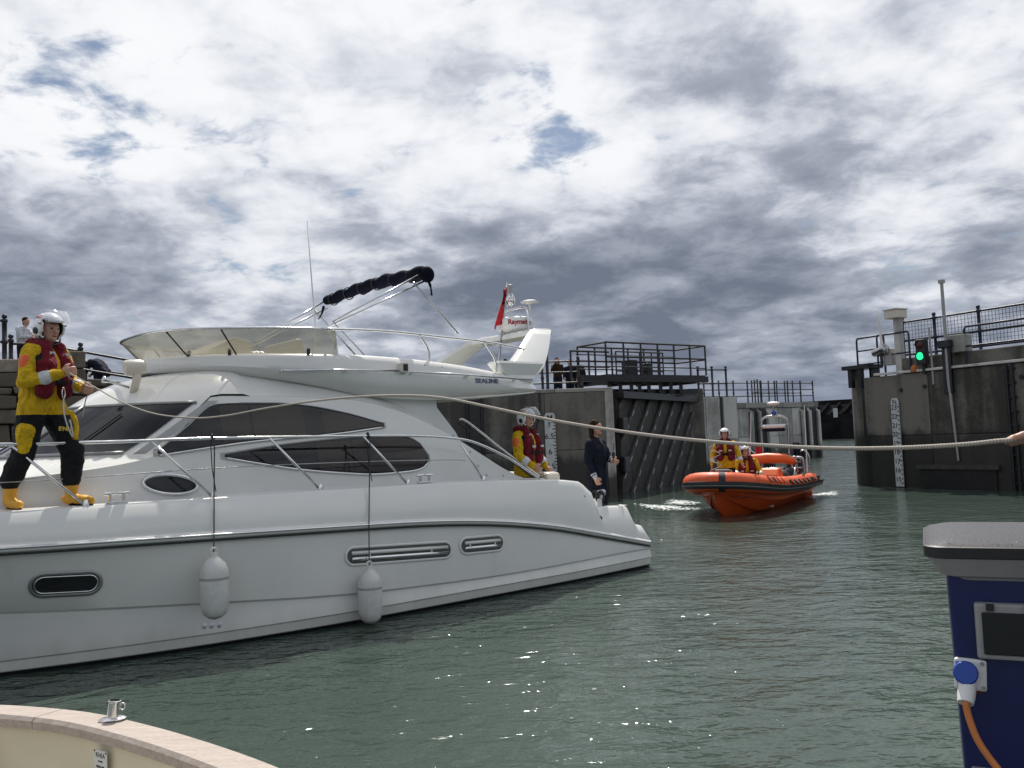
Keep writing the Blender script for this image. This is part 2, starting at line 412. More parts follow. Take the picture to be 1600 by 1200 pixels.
# ------------------------------------------------------------------ walls of the lock
QZ = 3.4
def flat_wall(name, A, B, ztop, depth, mat, label, cat='wall', cols=4, rows=3, joint=.025, zb=-1.5, z0=-.3, cop=None, cap_mat='coping', proud=.03, skip=None, cut=()):
    """a concrete wall from A to B (plan points, face towards the right-hand side of A->B reversed), panels proud of a dark core"""
    A = Vector((*A, 0)); B = Vector((*B, 0)); L = (B-A).length; rz = math.atan2(B.y-A.y, B.x-A.x)
    root = empty(name, A, rz, label, cat)          # local x along the wall, local y away from the viewer
    MB().box((L/2, depth/2, (ztop+zb)/2-.02), (L, depth, ztop-zb-.04)).build('core', mat, root)
    ws = [L*(i+random.uniform(-.08, .08)*(0 < i < cols))/cols for i in range(cols+1)]; ws[0] = 0; ws[-1] = L
    zs = [z0+(ztop-z0)*j/rows for j in range(rows+1)]
    for i in range(cols):
        for j in range(rows):
            x0, x1 = ws[i]+joint/2, ws[i+1]-joint/2
            for c0, c1 in cut:
                if x0 < c0 < x1 and c1 >= x1: x1 = c0
                elif x0 < c1 < x1 and c0 <= x0: x0 = c1
            pr = proud+random.uniform(-.008, .008); za, zb_ = zs[j]+joint/2, zs[j+1]-joint/2
            box_obj('panel', ((x0+x1)/2, -pr/2+.002, (za+zb_)/2), (x1-x0, pr+.004, zb_-za), mat, root, bevel=.012)
    if cop:
        n = max(2, int(L/1.6))
        for i in range(n):
            x0, x1 = L*i/n+.006, L*(i+1)/n-.006
            box_obj('coping_stone', ((x0+x1)/2, depth/2-cop[1]/2, ztop+cop[0]/2), (x1-x0, depth+cop[1], cop[0]), cap_mat, root, bevel=.02)
    return root, L

# left abutment: the broad concrete face behind the yacht, with its end corner at the gate recess
lw, LL = flat_wall('lock_wall', (-9.5, 26.2), (3.12, 27.35), 3.28, 2.6, 'concrete_grey', 'broad grey concrete lock wall behind the yacht stern carrying a metre gauge', cols=6, rows=2, cop=(.12, .04))
# pale corner strip at its right-hand end
box_obj('corner_strip', (LL-.13, -.05, 1.6), (.26, .07, 3.4), 'concrete_light', lw, bevel=.02)
for xx in (LL-4.55, LL-4.1): tube_obj('pipe', [(xx, -.08, -.3), (xx, -.08, 3.2)], .05, 'black_paint', lw)
box_obj('recess', (LL-4.32, -.045, 1.5), (.34, .03, 3.3), 'black_paint', lw)  # black slab on the face; the recess's shade is put into its colour
tube_obj('cable', smooth_path([(LL-2.3, -.06, 3.3), (LL-2.32, -.07, 2.7), (LL-2.5, -.08, 2.0), (LL-2.5, -.08, 1.6)]), .02, 'black_rubber', lw)

def gauge(name, M, h, w, marks, label, tickstep, parent_mat='board_white'):
    """depth gauge board; local X across, local Y up, Z out of the wall"""
    g = empty(name, (0, 0, 0), 0, label, 'depth gauge'); g.matrix_world = M
    k = w/2; poly = [(-k, 0, 0), (k, 0, 0), (k, h-.1, 0), (k-.05, h, 0), (-k+.05, h, 0), (-k, h-.1, 0)]
    MB().prism(poly, (0, 0, .03)).build('board', 'board_white', g)
    for y, txt, sz in marks: text_obj('numeral', txt, Matrix.Translation((-.03 if txt not in ('M', 'Ft') else 0, y, .033)), sz, 'letter_black', g, .002, bold=.002)
    y = .1; i = 0
    while y < h-.25:
        box_obj('tick', (k-.03-(.02 if i % 5 == 0 else 0), y, .034), (.06+(.04 if i % 5 == 0 else 0), .028, .006), 'letter_black', g); y += tickstep; i += 1
    return g
ax = (Vector((3.12, 27.35, 0))-Vector((-9.5, 26.2, 0))).normalized()
gp = at(863, 752, 27.05)
gauge('depth_gauge', frame(gp, ax, (0, 0, 1)), at(861, 645, 27.05).z-gp.z, .33, [(at(861, 653, 27.05).z-gp.z, 'M', .24), (at(861, 664, 27.05).z-gp.z, '7', .2), (at(862, 682, 27.05).z-gp.z, '6.5', .24), (at(862, 706, 27.05).z-gp.z, '6', .24), (at(862, 729, 27.05).z-gp.z, '5.5', .24)], 'white metre gauge board on the lock wall beside the crewman at the stern', .1)

# gate recess: dark leaf with slanting fender battens
GA, GB = Vector((3.42, 28.0, 0)), Vector((7.75, 35.6, 0)); gd = (GB-GA); GL = gd.length; grz = math.atan2(gd.y, gd.x)
gate = empty('lock_gate', GA, grz, 'dark lock gate leaf with slanting timber battens folded into its recess', 'lock gate')
MB().box((GL/2, .35, 1.05), (GL, .3, 4.1)).build('leaf', 'timber_dark', gate)
npl = 8
for i in range(npl):
    box_obj('plank', (GL*(i+.5)/npl, .17, 1.05), (GL/npl-.03, .06, 4.08), 'timber_dark', gate, bevel=.01)
def batten(x0, wb):
    """slanting timber from (x0, foot) up to the right, clipped to the leaf"""
    k = math.tan(R_(47)); zt = 3.05; zb_ = -.4
    def strip(off, w, y0, th, mat, nm, par):
        def xat(z): return x0+off+(z-zb_)*k
        pts = [(xat(zb_), zb_), (xat(zb_)+w, zb_), (xat(zt)+w, zt), (xat(zt), zt)]
        out = []
        for (xa, za), (xb, zb2) in zip(pts, pts[1:]+pts[:1]):      # clip to 0.05 <= x <= GL-0.05
            out.append((xa, za))
        def clip(P, f):
            R = []
            for i in range(len(P)):
                p, q = P[i], P[(i+1) % len(P)]; fp, fq = f(p), f(q)
                if fp >= 0: R.append(p)
                if fp*fq < 0: t = fp/(fp-fq); R.append((p[0]+(q[0]-p[0])*t, p[1]+(q[1]-p[1])*t))
            return R
        out = clip(out, lambda p: p[0]-.05); out = clip(out, lambda p: GL-.05-p[0]) if len(out) > 2 else out
        if len(out) < 3: return None
        return MB().prism([(x, y0, z) for x, z in out], (0, th, 0)).build(nm, mat, par)
    b = strip(0, wb, .06, .09, 'timber_dark', 'batten', gate)
    if b is None: return
    strip(.05, .13, .03, .04, 'batten', 'rubbing_strip', b)
    for j in range(6):
        z = .1+j*.5; x = x0+.115+(z-zb_)*k
        if .2 < x < GL-.2: MB().box((x, .022, z), (.07, .02, .26), Matrix.Rotation(R_(47), 3, 'Y')).build('bolt_plate', 'frame_grey', b)
for i in range(-4, 7): batten(.3+i*GL/7.0, .62)
box_obj('top_beam', (GL/2, .1, 3.18), (GL, .5, .22), 'black_paint', gate)
for z in (2.2, .95): box_obj('hinge_block', (.12, -.02, z), (.42, .2, .5), 'black_paint', gate, bevel=.03)
# bank behind the leaf, so that nothing is seen through
MB().prism([(3.2, 29.9, 0), (7.3, 36.6, 0), (5.0, 45, 0), (-9, 45, 0), (-9, 29.5, 0)], (0, 0, 3.4)).build('lock_island', 'concrete_dark')
tag(bpy.data.objects['lock_island'], kind='structure')

# far pier of the gate recess: two pale panels with a dark slot
PA, PB = Vector((7.55, 34.7, 0)), Vector((9.05, 35.4, 0))
pier, PL = flat_wall('gate_pier', PA.xy, PB.xy, 3.3, 3.0, 'concrete_light', 'pale concrete gate pier with a dark vertical slot', 'pier', cols=2, rows=2, cop=None, joint=.14)
box_obj('slot', (PL*.5, -.02, 1.6), (.13, .05, 3.3), 'black_paint', pier)  # black strip over the joint, the slot's shade given as colour
MB().box((-.35, .6, 1.4), (.7, 1.2, 4.4)).build('shade_toned_side', 'concrete_dark', pier)  # shaded side of the pier, its shade put into a darker concrete colour
# long wall further out
FA, FB = Vector((11.0, 50.6, 0)), Vector((19.6, 56.6, 0))
fw, FLn = flat_wall('entrance_wall', FA.xy, FB.xy, 3.2, 3.0, 'concrete_light', 'pale panelled concrete entrance wall beyond the gate with dark fender slots', cols=8, rows=2, cop=(.32, .12), joint=.04)
def fslot(x, w):
    box_obj('fender_slot_shade', (x, -.06, 1.2), (w, .1, 3.9), 'black_paint', fw)  # no slot is cut; a black slab carries its shade as colour
for x in (FLn*.40, FLn*.48, FLn*.86, FLn*.945): fslot(x, .55)
for x in (FLn*.37, FLn*.44, FLn*.52, FLn*.83, FLn*.90, FLn*.985):
    tube_obj('fender_pile', smooth_path([(x, -.2, -.5), (x, -.2, 2.6), (x, -.16, 2.9), (x, 0, 3.0)], 4), .11, 'concrete_light', fw)
for k in range(11): box_obj('ladder_rung', (FLn*.905, -.14, .2+k*.27), (.42, .05, .05), 'steel', fw)

# outer breakwater
BA, BB = at(1180, 686, 138.0), at(1500, 676, 120)
bw = empty('breakwater', (BA.x, BA.y, 0), math.atan2(BB.y-BA.y, BB.x-BA.x), 'long dark outer breakwater with buttresses across the harbour mouth', 'breakwater')
BL = (BB.xy-BA.xy).length
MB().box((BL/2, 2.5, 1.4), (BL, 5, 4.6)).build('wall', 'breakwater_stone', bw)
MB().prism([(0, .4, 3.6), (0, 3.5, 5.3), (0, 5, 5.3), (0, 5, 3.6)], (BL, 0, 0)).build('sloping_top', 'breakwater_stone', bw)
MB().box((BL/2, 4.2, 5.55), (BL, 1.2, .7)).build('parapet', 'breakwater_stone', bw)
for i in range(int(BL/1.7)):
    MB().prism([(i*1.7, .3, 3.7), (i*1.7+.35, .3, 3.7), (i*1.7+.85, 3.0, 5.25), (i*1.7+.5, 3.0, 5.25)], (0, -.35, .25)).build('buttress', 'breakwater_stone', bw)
def bwx(px, py):
    bd_ = Vector((BB.x-BA.x, BB.y-BA.y, 0)).normalized(); nn = Vector((-bd_.y, bd_.x, 0)); d = _f + _r*((px-800)/FPX) - _u*((py-600)/FPX); o = Vector((0, 0, CAM_H)); w = o+d*((Vector((BA.x, BA.y, 0))-o).dot(nn)/d.dot(nn)); return w+nn*-.16
p = bwx(1306, 645); sg = box_obj('white_board', (0, 0, 0), (.62, .12, 1.35), 'board_white'); sg.location = p; sg.rotation_euler = (0, 0, bw.rotation_euler.z); tag(sg, 'small white board on the far breakwater', 'sign')

# right-hand wall with rounded nose
RA, RB = Vector((11.0, 27.4, 0)), Vector((15.4, 19.4, 0))
rd = (RB-RA).normalized(); RLn = (RB-RA).length
rw, _ = flat_wall('lock_wall', RA.xy, RB.xy, QZ-.02, 3.5, 'concrete_dark', 'tall dark concrete lock wall with rounded nose at the right edge of the entrance', cols=4, rows=2, cop=None, joint=.03)
# local frame: x along the wall to the right, y into the wall
nose = MB(); nose.cur = 0
pr = [(1.0*math.sin(a)*-1, 1.02-1.0*math.cos(a)) for a in [R_(d) for d in range(0, 181, 12)]]
nose.grid([[(-.12+x*.9, y*1.0, z) for x, y in pr] for z in (-1.5, 0, 1.2, 2.4, QZ-.06)]); nose.add([(-.12+x*.9, y, QZ-.06) for x, y in pr], [tuple(range(len(pr)))])
nose.build('rounded_nose', 'concrete_dark', rw, smooth=50)
box_obj('groove_shade', (.02, .0, 1.5), (.2, .06, 3.7), 'black_paint', rw)  # flat black strip, the groove's shade painted on
box_obj('lip', (RLn/2+.2, -.04, QZ+.03), (RLn-.5, .12, .07), 'concrete_light', rw, bevel=.01)
box_obj('upstand', (RLn/2+.55, .55, QZ+.23), (RLn-1.1, .6, .46), 'concrete_grey', rw, bevel=.03)
box_obj('outfall_recess_shade', (3.0, -.05, .28), (2.3, .06, .55), 'black_paint', rw)  # black sheet on the wall; the recess's shade is painted, not hollowed
box_obj('outfall_lintel', (3.0, -.09, .62), (2.5, .12, .12), 'timber_dark', rw)
for xx in (4.62, 4.78): tube_obj('pipe', [(xx, -.08, -.5), (xx, -.08, QZ)], .035, 'black_paint', rw)
for k in range(9): box_obj('pipe_bracket', (4.70, -.05, .2+k*.38), (.3, .05, .05), 'black_paint', rw)
for x, z in ((1.35, 2.9), (2.15, 2.95), (5.0, 3.0)): MB().lathe([(.06, 0), (.06, .03)], 10, Matrix.Translation((x, -.04, z)) @ Matrix.Rotation(R_(90), 4, 'X')).build('drain_hole', 'black_paint', rw)
def rwp(x, y, z): return RA + rd*x + Vector((-rd.y, rd.x, 0))*y + Vector((0, 0, z))   # wall frame to world
rin = Vector((-rd.y, rd.x, 0))
def along(px, py, off=-.08):
    """distance along the right wall and height for a photo pixel"""
    d = _f + _r*((px-800)/FPX) - _u*((py-600)/FPX); p0 = RA + rin*off
    t = (p0-Vector((0, 0, CAM_H))).dot(rin)/d.dot(rin); w = Vector((0, 0, CAM_H))+d*t
    return (w-RA).dot(rd), w.z
gx, gz0 = along(1407, 760); gx2, gz1 = along(1398, 622)
gx = (gx+gx2)/2
mk = [(along(1398, 629)[1]-gz0, 'Ft', .2)]
zb, za = along(1400, 637)[1], along(1400, 651)[1]; dz = zb-za; n_ = 23; z_ = zb
while z_ > gz0+.2: mk.append((z_-gz0, str(n_), .2)); z_ -= dz; n_ -= 1
gauge('depth_gauge', frame(rwp(gx, -.07, gz0), rd, (0, 0, 1)), gz1-gz0, .27, mk, 'tall white foot gauge board on the dark right-hand lock wall', dz/2)

def railing(name, pts, h, label, mat, posts_every=1.6, rails=(1.0, .52), r=.03, pr=.045, ball=.06, meshed=False, group=None, rail_r=None, curved=False):
    """posts with ball tops and round rails through the world points"""
    P = [Vector(p) for p in pts]; root = empty(name, P[0], 0, label, 'railing', group); o = P[0]
    acc = []
    for i in range(len(P)-1):
        L = (P[i+1]-P[i]).length; k = max(1, round(L/posts_every))
        for j in range(k): acc.append(P[i].lerp(P[i+1], j/k))
    acc.append(P[-1])
    pm = MB(); pm.lathe([(pr*1.5, 0), (pr*1.5, .04), (pr, .06), (pr, h*.5-.05), (pr*1.35, h*.5-.04), (pr*1.35, h*.5+.04), (pr, h*.5+.05), (pr, h-.05), (pr*1.35, h-.04), (pr*1.35, h+.03), (pr*.6, h+.05), (ball*.8, h+.07), (ball, h+.11), (ball*.7, h+.16), (.005, h+.175)], 10)
    me = pm.mesh('post', mat, True)
    for p in acc: link('post', me, root).location = p-o
    for f in rails: tube_obj('rail', [q-o+Vector((0, 0, h*f)) for q in P], rail_r or r, mat, root)
    if meshed:
        mm = MB()
        for i in range(len(acc)-1):
            a, b = acc[i]-o, acc[i+1]-o; L = (b-a).length; k = max(2, int(L/.10))
            for j in range(1, k):
                q = a.lerp(b, j/k); mm.tube([q+Vector((0, 0, .12)), q+Vector((0, 0, h*.97))], .006, 4, cap=False)
            for j in range(1, 10):
                z = Vector((0, 0, .1+j*h*.095)); mm.tube([a+z, b+z], .006, 4, cap=False)
        tag(mm.build('wire_mesh', mat, root), kind='stuff')
    return root
UZ = QZ+.46
railing('railing', [rwp(.95, .75, UZ), rwp(2.0, .8, UZ), rwp(9.0, .8, UZ)], 1.15, 'blue black ball topped railing with wire mesh along the right lock wall', 'blue_black_paint', 1.45, (1.0, .5, .12), .032, meshed=True)
def hoop_rail(a, b, h, z, label, mids=(.5,)):
    a = Vector(a); b = Vector(b); root = empty('guard_rail', a, 0, label, 'railing'); d = b-a
    tube_obj('frame', [Vector((0, 0, 0)), Vector((0, 0, h-.08)), d*.03+Vector((0, 0, h)), d*.97+Vector((0, 0, h)), d+Vector((0, 0, h-.08)), d], .032, 'blue_black_paint', root)
    for f in mids: tube_obj('mid_rail', [Vector((0, 0, h*f)), d+Vector((0, 0, h*f))], .026, 'blue_black_paint', root)
    k = max(1, int(d.length/1.2))
    for i in range(1, k): tube_obj('upright', [d*(i/k), d*(i/k)+Vector((0, 0, h))], .026, 'blue_black_paint', root)
hoop_rail(rwp(3.35, -.0+.16, UZ-.42), rwp(5.35, .16, UZ-.42), 1.1, 0, 'low hooped guard rail in front of the mesh railing near the right edge')
hoop_rail(rwp(-.55, .45, QZ-.08), rwp(.55, .35, QZ-.08), 1.35, 0, 'short hooped guard rail at the rounded nose of the right wall', (.38, .7))
hoop_rail(rwp(.42, .2, QZ+.0), rwp(1.55, .2, QZ+.0), 1.25, 0, 'hooped guard rail behind the traffic signal on the right wall')
# steel stub platform at the nose
pf = empty('steel_bracket', rwp(-.2, .3, QZ-.1), rw.rotation_euler.z, 'small black steel bracket platform hanging at the rounded nose of the right wall', 'platform')
box_obj('plate', (0, -.1, .42), (1.0, .7, .12), 'black_paint', pf)
for x in (-.25, .12): box_obj('post', (x, -.32, .1), (.14, .14, .62), 'black_paint', pf)
for x in (-.3, .3): box_obj('gusset', (x, .1, .2), (.08, .4, .35), 'black_paint', pf)
# camera post
x, z = along(1403, 505, .3); cp = empty('camera_post', rwp(x, .3, QZ), rw.rotation_euler.z, 'cream camera housing on a square post above the right lock wall', 'camera')
box_obj('post', (0, 0, .85), (.2, .2, 1.75), 'concrete_light', cp, bevel=.01)
hb = box_obj('housing', (-.03, -.05, 1.82), (.46, .5, .26), 'gelcoat_cream', cp, bevel=.03); box_obj('hood', (-.03, -.05, 1.965), (.5, .56, .03), 'gelcoat_cream', hb)
box_obj('junction_box', (-.35, -.02, .55), (.3, .25, .5), 'grey_plastic', cp, bevel=.02)
# light unit low at the nose
x, z = along(1380, 548, .2); lu = empty('floodlight', rwp(x, .1, z), rw.rotation_euler.z, 'grey cylindrical floodlight at the rounded nose of the right wall', 'lamp')
MB().lathe([(.05, -.32), (.11, -.28), (.12, 0), (.16, .06), (.16, .2), (.1, .24)], 14, Matrix.Rotation(R_(78), 4, 'Y')).build('body', 'steel', lu, smooth=40)
tube_obj('stem', [(0, 0, -.5), (0, 0, 0)], .045, 'black_paint', lu)
tube_obj('whip', [(.06, 0, 0), (.02, 0, .5), (-.02, 0, 1.1)], [.05, .035, .03], 'white_plastic', lu)
# traffic signal
x, z = along(1441, 550, -.12); ts = empty('traffic_signal', rwp(x, -.12, z), rw.rotation_euler.z, 'black traffic signal showing green on the right lock wall', 'traffic light')
box_obj('housing', (0, 0, 0), (.3, .22, .74), 'black_paint', ts, bevel=.03)
for k, (zz, mt) in enumerate(((.2, 'lamp_red'), (-.12, 'green_signal'))):
    Mx = Matrix.Translation((0, -.112, zz)) @ Matrix.Rotation(R_(90), 4, 'X')
    MB().lathe([(.11, -.002), (.11, .012), (.06, .025), (.002, .028)], 18, Mx).build('lens', mt, ts, smooth=40)
    MB().grid([[(.13*math.cos(R_(a)), -.112-d, zz+.13*math.sin(R_(a))) for a in range(-10, 191, 20)] for d in (0, .05)]).build('visor', 'black_paint', ts)
box_obj('bracket', (0, .06, -.48), (.1, .1, .3), 'black_paint', ts)
x, z = along(1427, 576, -.1); o = MB().lathe([(.10, 0), (.11, .05), (.08, .16), (.05, .2), (.01, .21)], 12, Matrix.Translation(rwp(x, -.06, z-.1))).build('orange_beacon', 'rust_orange', smooth=40)
tag(o, 'small orange beacon on the ledge left of the traffic signal', 'lamp')
# mast and its foot on the wall
x, z = along(1480, 560, -.1); x1, z1 = along(1471, 440, -.1)
ms = empty('mast', rwp(x, -.1, .9), rw.rotation_euler.z, 'tall thin pole clamped to the right lock wall', 'mast')
tube_obj('pole', [(.12, 0, -.1), (0, 0, 2.2), (x1-x, 0, z1-.9)], [.025, .05, .045], 'grey_plastic', ms)
box_obj('cap', (x1-x, 0, z1-.9), (.14, .12, .1), 'grey_plastic', ms)
box_obj('clamp_plate', (-.02, .03, 2.55), (.26, .12, 1.5), 'black_paint', ms, bevel=.02); box_obj('clamp_head', (-.02, -.02, 3.2), (.36, .2, .22), 'black_paint', ms, bevel=.02)
x, z = along(1500, 537, .3); cb = box_obj('control_box', rwp(x, .25, z), (.55, .4, .5), 'concrete_light', rz=rw.rotation_euler.z, bevel=.03); tag(cb, 'pale grey control box beside the tall pole on the right wall', 'box')
x, z = along(1456, 560, -.05); sp = MB().tube([rwp(x, -.05, z-.75), rwp(x-.04, -.03, z+.9)], .03, 8).build('signal_stay', 'grey_plastic', smooth=50); tag(sp, 'thin grey pole just right of the traffic signal', 'pole')

# ------------------------------------------------------------------ steel footbridge deck over the gate
gt = empty('gate_gantry', (0, 0, 0), 0, 'black steel footbridge with railings above the dark lock gate', 'footbridge')
def bar(a, b, r=.035, nm='rail', par=None): return tube_obj(nm, [a, b], r, 'black_paint', par or gt, 6)
ga, gb = at(893, 592, 29.2), at(1104, 596, 33.0); gdv = (gb-ga); 
def gpt(f, dz, back=0.0): 
    p = ga + gdv*f; q = Vector((-gdv.y, gdv.x, 0)).normalized()*back; return Vector((p.x+q.x, p.y+q.y, QZ+.45+dz))
def beam(a, b, w, h, nm='beam'):
    d = Vector(b)-Vector(a); M = d.to_track_quat('X', 'Z').to_matrix(); MB().box((Vector(a)+Vector(b))/2, (d.length, w, h), M).build(nm, 'black_paint', gt)
beam(gpt(.07, 0), gpt(1, 0), .2, .22); beam(gpt(.27, 0, 1.6), gpt(1, 0, 1.6), .2, .22); beam(gpt(.25, .14, .8), gpt(1, .14, .8), 1.5, .04, 'deck_plate')
for f in (.28, .36, .44, .5, .57, .66, .74, .82): beam(gpt(f, -.1, .2), gpt(f, -.62, .2), .12, .12, 'strut')
for f in (.3, .5, .7, .9): beam(gpt(f, -.1, -.05), gpt(f, -.1, 1.7), .12, .12, 'cross_beam')
beam(gpt(.2, -.42, .5), gpt(.98, -.42, .5), .4, .16)
for bk in (0, 1.6):
    hs = 1.12
    f0 = .25 if bk else .24
    for f in np.linspace(f0, 1, 7): bar(gpt(f, .15, bk), gpt(f, .15+hs, bk), .035, 'upright')
    for z in (hs, hs*.55): bar(gpt(f0, .15+z, bk), gpt(1, .15+z, bk), .035)
for f in np.linspace(.0, .24, 3): bar(gpt(f, -.1, 0), gpt(f, .92, 0), .035, 'upright')
bar(gpt(0, .92, 0), gpt(.26, .92, 0)); bar(gpt(0, .4, 0), gpt(.26, .4, 0))
bar(gpt(1, 1.27, 0), gpt(1, 1.27, 1.6)); bar(gpt(1, .75, 0), gpt(1, .75, 1.6)); bar(gpt(.25, 1.27, 1.6), gpt(.25, 1.27, 0))
box_obj('winch_cabinet', gpt(.52, .45, .8), (.45, .4, .6), 'black_paint', gt, bevel=.03, rz=math.atan2(gdv.y, gdv.x))
box_obj('winch_cabinet', gpt(.66, .4, .9), (.3, .4, .5), 'black_paint', gt, bevel=.03, rz=math.atan2(gdv.y, gdv.x))
railing('railing', [Vector((7.7, 36.2, QZ-.1)), Vector((9.0, 36.8, QZ-.1))], 1.15, 'short black railing on the pale gate pier', 'black_paint', .65, (1.0, .5), .028)
for f in np.linspace(.42, .78, 5): bar(gpt(f, .15, .8), gpt(f, 1.05, .8), .028, 'upright')
for z in (1.05, .7, .35): bar(gpt(.42, z, .8), gpt(.78, z, .8), .028)
for z in (.32, .85): bar(gpt(.24, .15+z, 1.6), gpt(1, .15+z, 1.6), .022)
bar(gpt(.24, .42, 0), gpt(1, .42, 0), .022)
# railing along the top of the left wall (where the onlookers stand)
W0, W1 = Vector((-.2, 29.9, QZ)), Vector((2.3, 30.1, QZ))
railing('railing', [W0, W1], 1.1, 'black ball topped railing on the lock wall where three onlookers stand', 'black_paint', 1.05, (1.0, .66, .33), .028)
railing('railing', [Vector((11.2, 51.2, QZ+.12)), Vector((19.5, 56.9, QZ+.15))], 1.2, 'black ball topped railing on the far entrance wall', 'black_paint', 1.25, (1.0, .66, .33), .03)
railing('railing', [Vector((15.2, 54.3, QZ+.15)), Vector((15.2, 55.6, QZ+.15)), Vector((19.2, 58.4, QZ+.15))], 1.3, 'inner black railing behind the far entrance wall railing', 'black_paint', .8, (1.0, .5), .03)
p = at(838, 582, 28.2); pipe = empty('bent_pipe', Vector((p.x, p.y, QZ)), 0, 'dark bent vent pipe standing on the lock wall behind the radar arch', 'pipe')
tube_obj('pipe', smooth_path([(.35, 0, 0), (.35, 0, 1.15), (.28, 0, 1.27), (.1, 0, 1.3), (-.1, 0, 1.3)], 4), .05, 'black_paint', pipe); box_obj('base_plate', (.35, 0, .03), (.2, .2, .05), 'black_paint', pipe)

# ------------------------------------------------------------------ stone quay on the left
q0, q1 = Vector((-15.2, 20.6, 0)), Vector((-9.3, 25.0, 0)); qd = (q1-q0).normalized(); qrz = math.atan2(qd.y, qd.x); QL = (q1-q0).length
sq = empty('stone_quay', q0, qrz, 'old stone quay wall of weathered blocks at the left edge', 'wall')
MB().box((QL/2, 1.6, .9), (QL, 3.0, 5.6)).build('core', 'mortar', sq)
z = -.4; row = 0
while z < 3.65:
    h = random.uniform(.36, .5); x = -random.uniform(0, .6)
    if z+h > 3.55: h = 3.74-z
    while x < QL:
        w = random.uniform(.55, 1.15); pr = random.uniform(.03, .12)
        b = MB(); c = ((x+w/2), .1-pr, z+h/2); hx, hz = w/2-.018, h/2-.016
        b.box(c, (hx*2, .3, hz*2), Matrix.Rotation(random.uniform(-.02, .02), 3, 'Y'))
        b.v = [(px+random.uniform(-.035, .035), py+random.uniform(-.05, .05), pz+random.uniform(-.03, .03)) for px, py, pz in b.v]
        b.build('stone', 'quay_stone', sq, bevel=.035); x += w
    z += h; row += 1
# raised blocks along the top
def qx(px, py, off=0.0):
    d = _f + _r*((px-800)/FPX) - _u*((py-600)/FPX); nn = Vector((-qd.y, qd.x, 0)); p0 = q0+nn*off
    t = (p0-Vector((0, 0, CAM_H))).dot(nn)/d.dot(nn); w = Vector((0, 0, CAM_H))+d*t; return (w-q0).dot(qd), w.z
for (xa, xb, yt) in ((-30, 30, 561), (31, 60, 556), (61, 92, 560), (93, 131, 548), (132, 165, 593), (166, 200, 597)):
    x0, zt = qx(xa, yt, .3); x1, _ = qx(xb, yt, .3)
    zt = max(zt, 3.8)
    for zz0, zz1 in (((3.75, (3.75+zt)/2), ((3.75+zt)/2, zt)) if zt > 4.1 else ((3.75, zt),)):
        b = MB().box(((x0+x1)/2, .45, (zz0+zz1)/2), (x1-x0-.02, .8, zz1-zz0-.015)); b.v = [(a+random.uniform(-.02, .02), c+random.uniform(-.03, .03), d+random.uniform(-.02, .02)) for a, c, d in b.v]
        b.build('cap_stone', 'quay_stone', sq, bevel=.04)
MB().box((QL/2+4, 6, 1.8), (QL+14, 8, 3.7)).build('quay_paving', 'quay_stone', sq)
x70, x135 = qx(70, 560, .9)[0], qx(135, 560, .9)[0]
MB().box((x70/2-2, 2.6, 3.82), (x70+4, 3.4, .40)).build('upper_step', 'quay_stone', sq, bevel=.03)
MB().box(((x70+x135)/2+.01, 2.6, 3.74), (x135-x70, 3.4, .2)).build('lower_step', 'quay_stone', sq, bevel=.03)
def qw(px, py, off, zz): x, _ = qx(px, py, off); p = q0+qd*x+Vector((-qd.y, qd.x, 0))*off; return Vector((p.x, p.y, zz))
railing('railing', [qw(-40, 540, .5, 4.4), qw(7, 540, .5, 4.4)], 1.12, 'tall black ball topped railing end at the far left on the stone quay', 'black_paint', 2.0, (1.0, .5), .03, .06, .07)
railing('railing', [qw(17, 560, .9, 4.0), qw(60, 560, .9, 4.0), qw(126, 560, 1.0, 3.85), qw(219, 560, 1.2, 3.6), qw(300, 560, 1.4, 3.4)], 1.05, 'black railing running down the stone quay behind the helmeted man at the bow', 'black_paint', 2.6, (.92, .45), .035, .055, .07)
railing('railing', [qw(134, 580, 3.6, 3.7), qw(230, 580, 3.6, 3.5)], .95, 'lower black railing behind the stooping person in navy', 'black_paint', 1.6, (.9, .45), .03, .045, .05)
# ------------------------------------------------------------------ the motor yacht
YTH = R_(40); YA = Vector((-math.cos(YTH), -math.sin(YTH), 0)); YN = Vector((math.sin(YTH), -math.cos(YTH), 0)); YC = Vector((.416, 14.06, 0))
yacht = empty('motor_yacht', YC, math.pi+YTH, 'large white flybridge motor yacht moored stern towards the lock', 'yacht')
def on_y(px, py, b):
    """yacht coordinates (s forward of the stern, b to port, z) of a photo pixel on the lengthwise plane b"""
    d = _f + _r*((px-800)/FPX) - _u*((py-600)/FPX); p0 = YC+YN*b; t = (p0-Vector((0, 0, CAM_H))).dot(YN)/d.dot(YN)
    w = Vector((0, 0, CAM_H))+d*t; return Vector(((w-YC).dot(YA), b, w.z))
def yw(s, b, z): return YC + YA*s + YN*b + Vector((0, 0, z))
f_bw = curve([-.25, 0, 2, 4.5, 5.7, 6.85, 7.84, 8.8, 10, 11, 11.9, 12.7], [1.97, 2.0, 2.09, 2.09, 2.0, 1.82, 1.56, 1.25, .82, .42, .05, .02])
f_bs = curve([-.25, .5, 2, 4.5, 6, 7, 8, 9, 10, 11, 12, 12.7], [2.02, 2.06, 2.12, 2.14, 2.12, 2.08, 1.98, 1.8, 1.5, 1.08, .5, .04])
f_zs = curve([-.25, .9, 1.8, 2.85, 3.77, 4.98, 6.6, 7.9, 10, 12.7], [.33, .585, .775, .925, 1.0, 1.05, 1.105, 1.145, 1.25, 1.4])
f_zk = curve([-.25, .375, 2.3, 4.2, 6.3, 7.9, 10, 12.7], [.26, .27, .255, .30, .447, .58, .8, 1.15])
